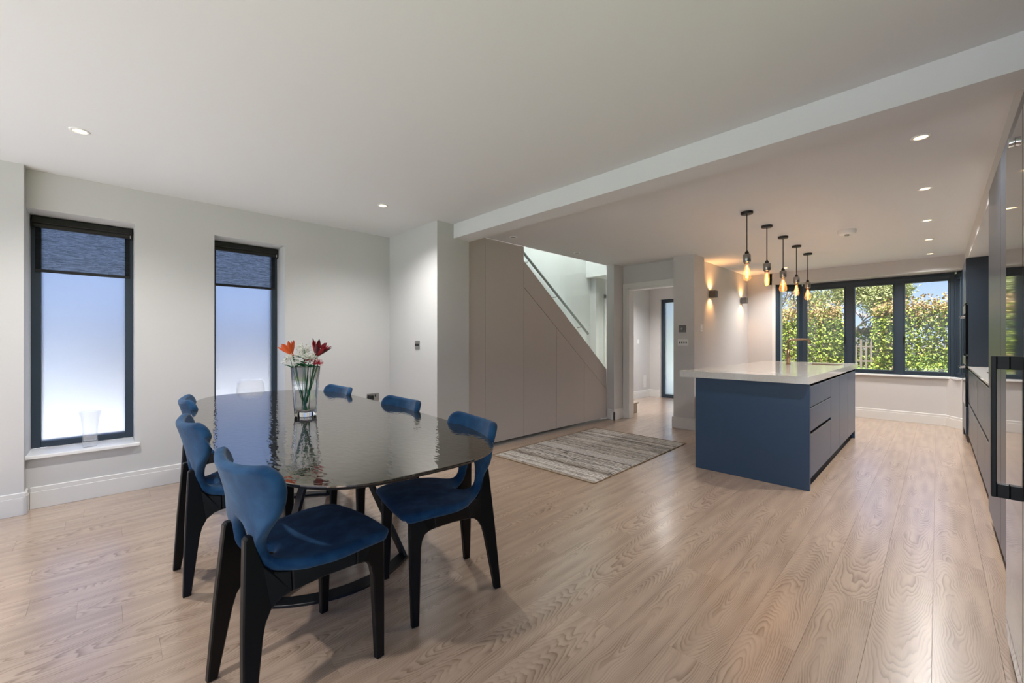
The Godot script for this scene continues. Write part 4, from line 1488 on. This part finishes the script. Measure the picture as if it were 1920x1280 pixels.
func build_rug() -> void:
	var W := 1.26
	var Lz := 1.92
	var w := 384
	var h := 768
	var im := Image.create(w, h, false, Image.FORMAT_RGB8)
	var hm := Image.create(w, h, false, Image.FORMAT_L8)
	var n := FastNoiseLite.new()
	n.seed = 4
	n.frequency = 1.0
	var r := RandomNumberGenerator.new()
	r.seed = 77
	var pal := [rgb(204, 198, 188), rgb(178, 168, 156), rgb(140, 132, 124), rgb(214, 210, 204), rgb(166, 154, 142), rgb(192, 190, 188)]
	for y in h:
		var band := y / 4
		r.seed = 500 + band
		var c: Color = pal[r.randi_range(0, 5)]
		var darkrow := n.get_noise_2d(band * 0.09, 5.0) + 0.5 * n.get_noise_2d(band * 0.4, 55.0)
		for x in w:
			var streak := n.get_noise_2d(x * 0.018 + band * 3.1, band * 0.35)
			var knot := n.get_noise_2d(x * 0.11, band * 1.7 + 300.0)
			var k := 1.0 + 0.22 * knot - 0.95 * maxf(0.0, streak * 0.9 + darkrow * 0.85 - 0.22)
			im.set_pixel(x, y, Color(c.r * k, c.g * k, c.b * k))
			var ph := (y % 4) / 4.0
			var tw := 0.5 + 0.5 * sin(x * 0.9 + (band % 2) * PI)
			var v := clampf(0.35 + 0.4 * sin(PI * (ph + 0.12)) * (0.5 + 0.5 * tw) + 0.2 * knot, 0, 1)
			hm.set_pixel(x, y, Color(v, v, v))
	var m := mat("rug_weave", Color.WHITE, 0.95, 0.0, 0.15)
	m.albedo_texture = ImageTexture.create_from_image(im)
	m.heightmap_enabled = true
	m.heightmap_texture = ImageTexture.create_from_image(hm)
	m.heightmap_scale = 0.35
	var o := thing("rug", "flat woven rug in mottled grey and beige on the floor", "rug", Vector3(-2.665, 0.0, -3.88), 0.02)
	var st := begin()
	var nx := 40
	var nz := 60
	var P := []
	for i in nz + 1:
		var row := []
		for j in nx + 1:
			var u := float(j) / nx
			var v := float(i) / nz
			var e := 1.0 + 0.012 * n.get_noise_2d(v * 14.0, 3.0 + 9.0 * roundf(u))
			var e2 := 1.0 + 0.008 * n.get_noise_2d(u * 12.0, 33.0 + 9.0 * roundf(v))
			var x := (u - 0.5) * W * e
			var z := (v - 0.5) * Lz * e2
			var edge := minf(minf(u, 1 - u) * W, minf(v, 1 - v) * Lz)
			var y := 0.009 * clampf(edge / 0.012, 0.2, 1.0) + 0.0022 * (n.get_noise_2d(x * 5.0, z * 5.0) + 0.3)
			row.append([Vector3(x, maxf(y, 0.002), z), Vector2(u, v)])
		P.append(row)
	st.set_smooth_group(0)
	for i in nz:
		for j in nx:
			for q in [[i, j], [i + 1, j + 1], [i, j + 1], [i, j], [i + 1, j], [i + 1, j + 1]]:
				var pv: Array = P[q[0]][q[1]]
				put(st, pv[0], pv[1])
	# lower face and rim
	for i in nz:
		for j in nx:
			for q in [[i, j], [i, j + 1], [i + 1, j + 1], [i, j], [i + 1, j + 1], [i + 1, j]]:
				var pv: Array = P[q[0]][q[1]]
				put(st, Vector3(pv[0].x, 0.0006, pv[0].z), pv[1])
	part("weave", st, m, o)
	st = begin()
	for z in [-0.5, 0.5]:
		var pts := []
		for j in nx + 1:
			var pv: Vector3 = P[0 if z < 0 else nz][j][0]
			pts.append(Vector3(pv.x, 0.005, pv.z))
		tube(st, pts, 0.0045, -1, 6)
	for x in [0, nx]:
		var pts := []
		for i in nz + 1:
			var pv: Vector3 = P[i][x][0]
			pts.append(Vector3(pv.x, 0.005, pv.z))
		tube(st, pts, 0.0045, -1, 6)
	part("binding", st, mat("rug_binding", rgb(150, 128, 100), 0.9), o)

# ---------------------------------------------------------------- outside
func leaf_cloud(o: Node3D, called: String, places: Array, tints: PackedColorArray, mesh: Mesh, m: Material) -> void:
	var mm := MultiMesh.new()
	mm.transform_format = MultiMesh.TRANSFORM_3D
	mm.use_colors = true
	mm.mesh = mesh
	mm.instance_count = places.size()
	for i in places.size():
		mm.set_instance_transform(i, places[i])
		mm.set_instance_color(i, tints[i])
	var n := MultiMeshInstance3D.new()
	n.name = called
	n.multimesh = mm
	n.material_override = m
	n.set_meta("kind", "stuff")
	o.add_child(n, true)

func leaf_mesh(l: float, w: float) -> Mesh:
	var st := begin()
	st.set_smooth_group(-1)
	var a := Vector3(0, 0, 0)
	var b := Vector3(w * 0.5, l * 0.25, l * 0.5)
	var c := Vector3(0, 0.1 * l, l)
	var d := Vector3(-w * 0.5, l * 0.25, l * 0.5)
	for t in [[a, b, c], [a, c, d]]:
		for p in t:
			st.set_color(Color.WHITE)
			put(st, p)
	st.generate_normals()
	return st.commit()

func hedge(called: String, label: String, lo: Vector3, hi: Vector3, n: int, seed_: int, leaf: Mesh, m: Material) -> void:
	var o := thing(called, label, "hedge", Vector3((lo.x + hi.x) * 0.5, lo.y, (lo.z + hi.z) * 0.5))
	var c := o.position
	var stems := begin()
	var sr := RandomNumberGenerator.new()
	sr.seed = seed_ + 7
	var xs := lo.x + 0.2
	while xs < hi.x - 0.1:
		var foot := Vector3(xs - c.x, 0, sr.randf_range(-0.25, 0.25))
		tube(stems, [foot, foot + Vector3(sr.randf_range(-0.1, 0.1), (hi.y - lo.y) * 0.5, 0.0), foot + Vector3(sr.randf_range(-0.2, 0.2), (hi.y - lo.y) * 0.92, sr.randf_range(-0.2, 0.2))], 0.03, 0.01, 5, false)
		xs += sr.randf_range(0.25, 0.45)
	part("stems", stems, mat("bark", rgb(108, 92, 74), 0.9), o)
	var r := RandomNumberGenerator.new()
	r.seed = seed_
	var nz := FastNoiseLite.new()
	nz.seed = seed_
	nz.frequency = 1.0
	var where := []
	var tints := PackedColorArray()
	for i in n:
		var p := Vector3(r.randf_range(lo.x, hi.x), r.randf_range(lo.y, hi.y), 0)
		var k := r.randf()
		var out_ := Vector3(0, 0, 1)
		if k < 0.72:
			p.z = hi.z
		elif k < 0.88:
			p = Vector3(p.x, hi.y, r.randf_range(lo.z, hi.z)); out_ = Vector3.UP
		elif k < 0.94:
			p = Vector3(hi.x, p.y, r.randf_range(lo.z, hi.z)); out_ = Vector3.RIGHT
		else:
			p = Vector3(lo.x, p.y, r.randf_range(lo.z, hi.z)); out_ = Vector3.LEFT
		var lump := 0.12 * nz.get_noise_3d(p.x * 2.2, p.y * 2.2, p.z * 2.2) + 0.06 * nz.get_noise_3d(p.x * 6.0, p.y * 6.0, p.z * 6.0)
		p += out_ * (lump - pow(r.randf(), 1.5) * 0.45)
		var high := (p.y - lo.y) / (hi.y - lo.y)
		if high > 0.9 and r.randf() < 0.25:
			p.y += r.randf_range(0.0, 0.28)
		var d := (out_ * 0.8 + Vector3(r.randf_range(-1, 1), r.randf_range(-0.9, 0.9), r.randf_range(-1, 1))).normalized()
		var s := r.randf_range(0.7, 1.4)
		var t := Transform3D(Basis.looking_at(-d, Vector3(r.randf_range(-1, 1), r.randf_range(-1, 1), r.randf_range(-1, 1)).normalized() + Vector3(0.01, 0.02, 0)).scaled(Vector3(s, s, s)), p - c)
		where.append(t)
		# clipped beech and privet: green, with russet dead leaves gathered along the top
		var brown := clampf((p.y - (hi.y - 0.42)) / 0.42, 0, 1) * 0.75 + 0.06
		var g := r.randf_range(0.75, 1.3)
		var col := Color(0.23, 0.27, 0.04) * g
		if r.randf() < brown:
			col = Color(0.38, 0.24, 0.10) * g
		elif r.randf() < 0.3:
			col = Color(0.36, 0.36, 0.08) * g
		tints.append(Color(col.r, col.g, col.b, 1))
	leaf_cloud(o, "foliage", where, tints, leaf, m)

func branchy(st: SurfaceTool, p: Vector3, d: Vector3, l: float, r0: float, depth: int, r: RandomNumberGenerator, tips: Array) -> void:
	var pts := [p]
	var q := p
	var dd := d
	for i in 3:
		dd = (dd + Vector3(r.randf_range(-0.22, 0.22), r.randf_range(-0.08, 0.16), r.randf_range(-0.22, 0.22))).normalized()
		q += dd * l / 3.0
		pts.append(q)
	tube(st, pts, r0, r0 * 0.62, 5 if depth > 1 else 3, false)
	if depth <= 2:
		for i in range(1, 4):
			tips.append(pts[i])
	if depth == 0:
		return
	var n := r.randi_range(3, 4)
	for k in n:
		var a := r.randf() * TAU
		var nd := (dd * r.randf_range(0.7, 1.2) + Vector3(cos(a), r.randf_range(0.0, 0.5), sin(a)) * r.randf_range(0.5, 0.9)).normalized()
		branchy(st, pts[r.randi_range(2, 3)], nd, l * r.randf_range(0.6, 0.78), r0 * 0.56, depth - 1, r, tips)

func tree(called: String, label: String, at: Vector3, height: float, leaves: int, col: Color, seed_: int, leaf: Mesh, m: Material, bark: Material) -> void:
	var o := thing(called, label, "tree", at)
	var r := RandomNumberGenerator.new()
	r.seed = seed_
	var st := begin()
	var tips := []
	branchy(st, Vector3.ZERO, Vector3.UP, height * 0.26, height * 0.012, 5, r, tips)
	part("branches", st, bark, o)
	if leaves > 0:
		var where := []
		var tints := PackedColorArray()
		for i in leaves:
			var p: Vector3 = tips[r.randi_range(0, tips.size() - 1)] + Vector3(r.randf_range(-1, 1), r.randf_range(-1, 1), r.randf_range(-1, 1)) * 0.28
			var d := Vector3(r.randf_range(-1, 1), r.randf_range(-1, 0.6), r.randf_range(-1, 1)).normalized()
			var s := r.randf_range(0.8, 1.7)
			where.append(Transform3D(Basis.looking_at(d, Vector3(0.1, 0.9, 0.2)).scaled(Vector3(s, s, s)), p))
			var g := r.randf_range(0.75, 1.3)
			tints.append(Color(col.r * g, col.g * g, col.b * g, 1))
		leaf_cloud(o, "foliage", where, tints, leaf, m)

func build_outside() -> void:
	var lm := mat("leaf", Color.WHITE, 0.85, 0.0, 0.2)
	lm.vertex_color_use_as_albedo = true
	lm.backlight_enabled = true
	lm.backlight = Color(0.45, 0.5, 0.3)
	var grass_t := noise_tex(512, 0.05, 8, 5)
	var gr := Gradient.new()
	gr.set_color(0, rgb(84, 104, 48))
	gr.set_color(1, rgb(136, 150, 74))
	grass_t.color_ramp = gr
	var grass := mat("lawn", Color.WHITE, 0.95, 0.0, 0.2)
	grass.albedo_texture = grass_t
	grass.uv1_triplanar = true
	grass.uv1_world_triplanar = true
	grass.uv1_scale = Vector3(0.4, 0.4, 0.4)
	var road := mat("asphalt", rgb(150, 148, 146), 0.9)
	var stone := mat("paving", rgb(218, 214, 206), 0.8)
	solo("front_lawn", boxes([[-14, -0.5, -8.9, 14, -0.22, -17.0]]), grass, "front lawn between the house and the street", "lawn", "", "structure")
	solo("front_path", boxes([[-6.0, -0.4, -8.9, -2.6, -0.20, -13.0]]), stone, "pale paved path to the front door", "path", "", "structure")
	solo("road", boxes([[-30, -0.5, -17.0, 20, -0.26, -25.0]]), road, "grey street beyond the gap in the hedge", "road", "", "structure")
	solo("verge", boxes([[-40, -0.5, -25.0, 20, -0.2, -60.0]]), grass, "grass verge on the far side of the street", "verge", "", "structure")
	solo("patio", boxes([[-7, -0.3, 3.3, 6.5, -0.03, 9.5]]), stone, "pale stone patio outside the garden doors", "patio", "", "structure")
	solo("side_lawn", boxes([[1.15, -0.3, 3.3, 12, -0.05, -8.9]]), grass, "side lawn outside the sliding doors", "lawn", "", "structure")
	solo("garden_lawn", boxes([[-14, -0.4, 9.5, 12, -0.05, 30]]), grass, "back garden lawn beyond the patio", "lawn", "", "structure")
	solo("side_path", boxes([[-9, -0.3, 3.3, -4.95, -0.04, -8.9]]), mat("side_gravel", rgb(192, 189, 184), 0.9), "pale gravel side path along the house outside the frosted windows", "path", "", "structure")
	var wl := mat("fence_wood", rgb(104, 88, 72), 0.85)
	var fn := thing("side_fence", "weathered board fence along the side path", "fence", Vector3(-7.2, 0, -2.5))
	for k in 36:
		part("board", boxes([[-0.012, -0.04, -4.9 + k * 0.22, 0.012, 1.5, -4.9 + k * 0.22 + 0.2]], 0.003), wl, fn)
	part("fence_rail", boxes([[-0.05, 0.4, -4.9, -0.012, 0.48, 3.0], [-0.05, 1.2, -4.9, -0.012, 1.28, 3.0]]), wl, fn)

	var leaf := leaf_mesh(0.07, 0.05)
	hedge("hedge", "long clipped hedge with russet top outside the bay window", Vector3(-9.0, -0.22, -14.4), Vector3(-1.77, 2.0, -13.0), 42000, 41, leaf, lm)
	hedge("hedge", "clipped hedge with wispy top on the other side of the gap", Vector3(-1.03, -0.22, -14.2), Vector3(4.5, 2.0, -13.0), 40000, 42, leaf, lm)
	# low shrubs in front
	for b in [[Vector3(-0.75, -0.22, -12.0), "low yellow green shrub at the foot of the hedge by the gap"], [Vector3(0.15, -0.22, -11.6), "low yellow shrub in front of the wispy hedge"]]:
		var o := thing("shrub", b[1], "shrub", b[0])
		var where := []
		var tints := PackedColorArray()
		for i in 1300:
			var d := Vector3(rng.randf_range(-1, 1), rng.randf_range(-0.1, 1), rng.randf_range(-1, 1)).normalized()
			var p := d * Vector3(0.55, 0.75, 0.5) * rng.randf_range(0.75, 1.05)
			where.append(Transform3D(Basis.looking_at(-d, Vector3(rng.randf_range(-1, 1), rng.randf_range(-1, 1), 0.3)), p))
			var g := rng.randf_range(0.8, 1.3)
			tints.append(Color(0.30 * g, 0.29 * g, 0.05 * g, 1))
		leaf_cloud(o, "foliage", where, tints, leaf, lm)
		var sst := begin()
		for k in 7:
			var a := TAU * k / 7.0
			tube(sst, [Vector3.ZERO, Vector3(cos(a) * 0.2, 0.35, sin(a) * 0.2), Vector3(cos(a) * 0.34, 0.6, sin(a) * 0.32)], 0.012, 0.004, 5)
		part("stems", sst, mat("bark", rgb(108, 92, 74), 0.9), o)
	# across the street
	var bark := mat("bark", rgb(108, 92, 74), 0.9)
	var tl := leaf_mesh(0.13, 0.07)
	hedge("far_hedge", "brown unclipped hedge across the street", Vector3(-14, -0.2, -31.5), Vector3(-2.2, 1.9, -30.0), 16000, 43, leaf_mesh(0.16, 0.1), lm)
	var pf := thing("picket_fence", "pale picket fence across the street", "fence", Vector3(-4.2, -0.2, -28.0))
	for k in 22:
		part("picket", boxes([[-2.2 + k * 0.2, 0, -0.015, -2.2 + k * 0.2 + 0.09, 1.5 + 0.06 * (k % 3), 0.015]], 0.003), wl, pf)
	part("fence_rail", boxes([[-2.2, 0.35, -0.05, 2.2, 0.43, -0.015], [-2.2, 1.1, -0.05, 2.2, 1.18, -0.015]]), wl, pf)
	tree("bare_tree", "bare winter tree behind the long hedge", Vector3(-6.4, -0.2, -27.0), 9.0, 500, Color(0.24, 0.21, 0.10), 51, tl, lm, bark)
	tree("bare_tree", "bare thin tree behind the end of the long hedge", Vector3(-5.4, -0.2, -33.5), 9.0, 1200, Color(0.26, 0.25, 0.10), 52, tl, lm, bark)
	tree("budding_tree", "yellow green budding tree above the hedge gap", Vector3(-3.4, -0.2, -29.0), 8.5, 6000, Color(0.28, 0.27, 0.11), 53, tl, lm, bark)
	tree("budding_tree", "budding tree behind the picket fence", Vector3(-2.9, -0.2, -37.0), 8.0, 3500, Color(0.26, 0.25, 0.11), 54, tl, lm, bark)
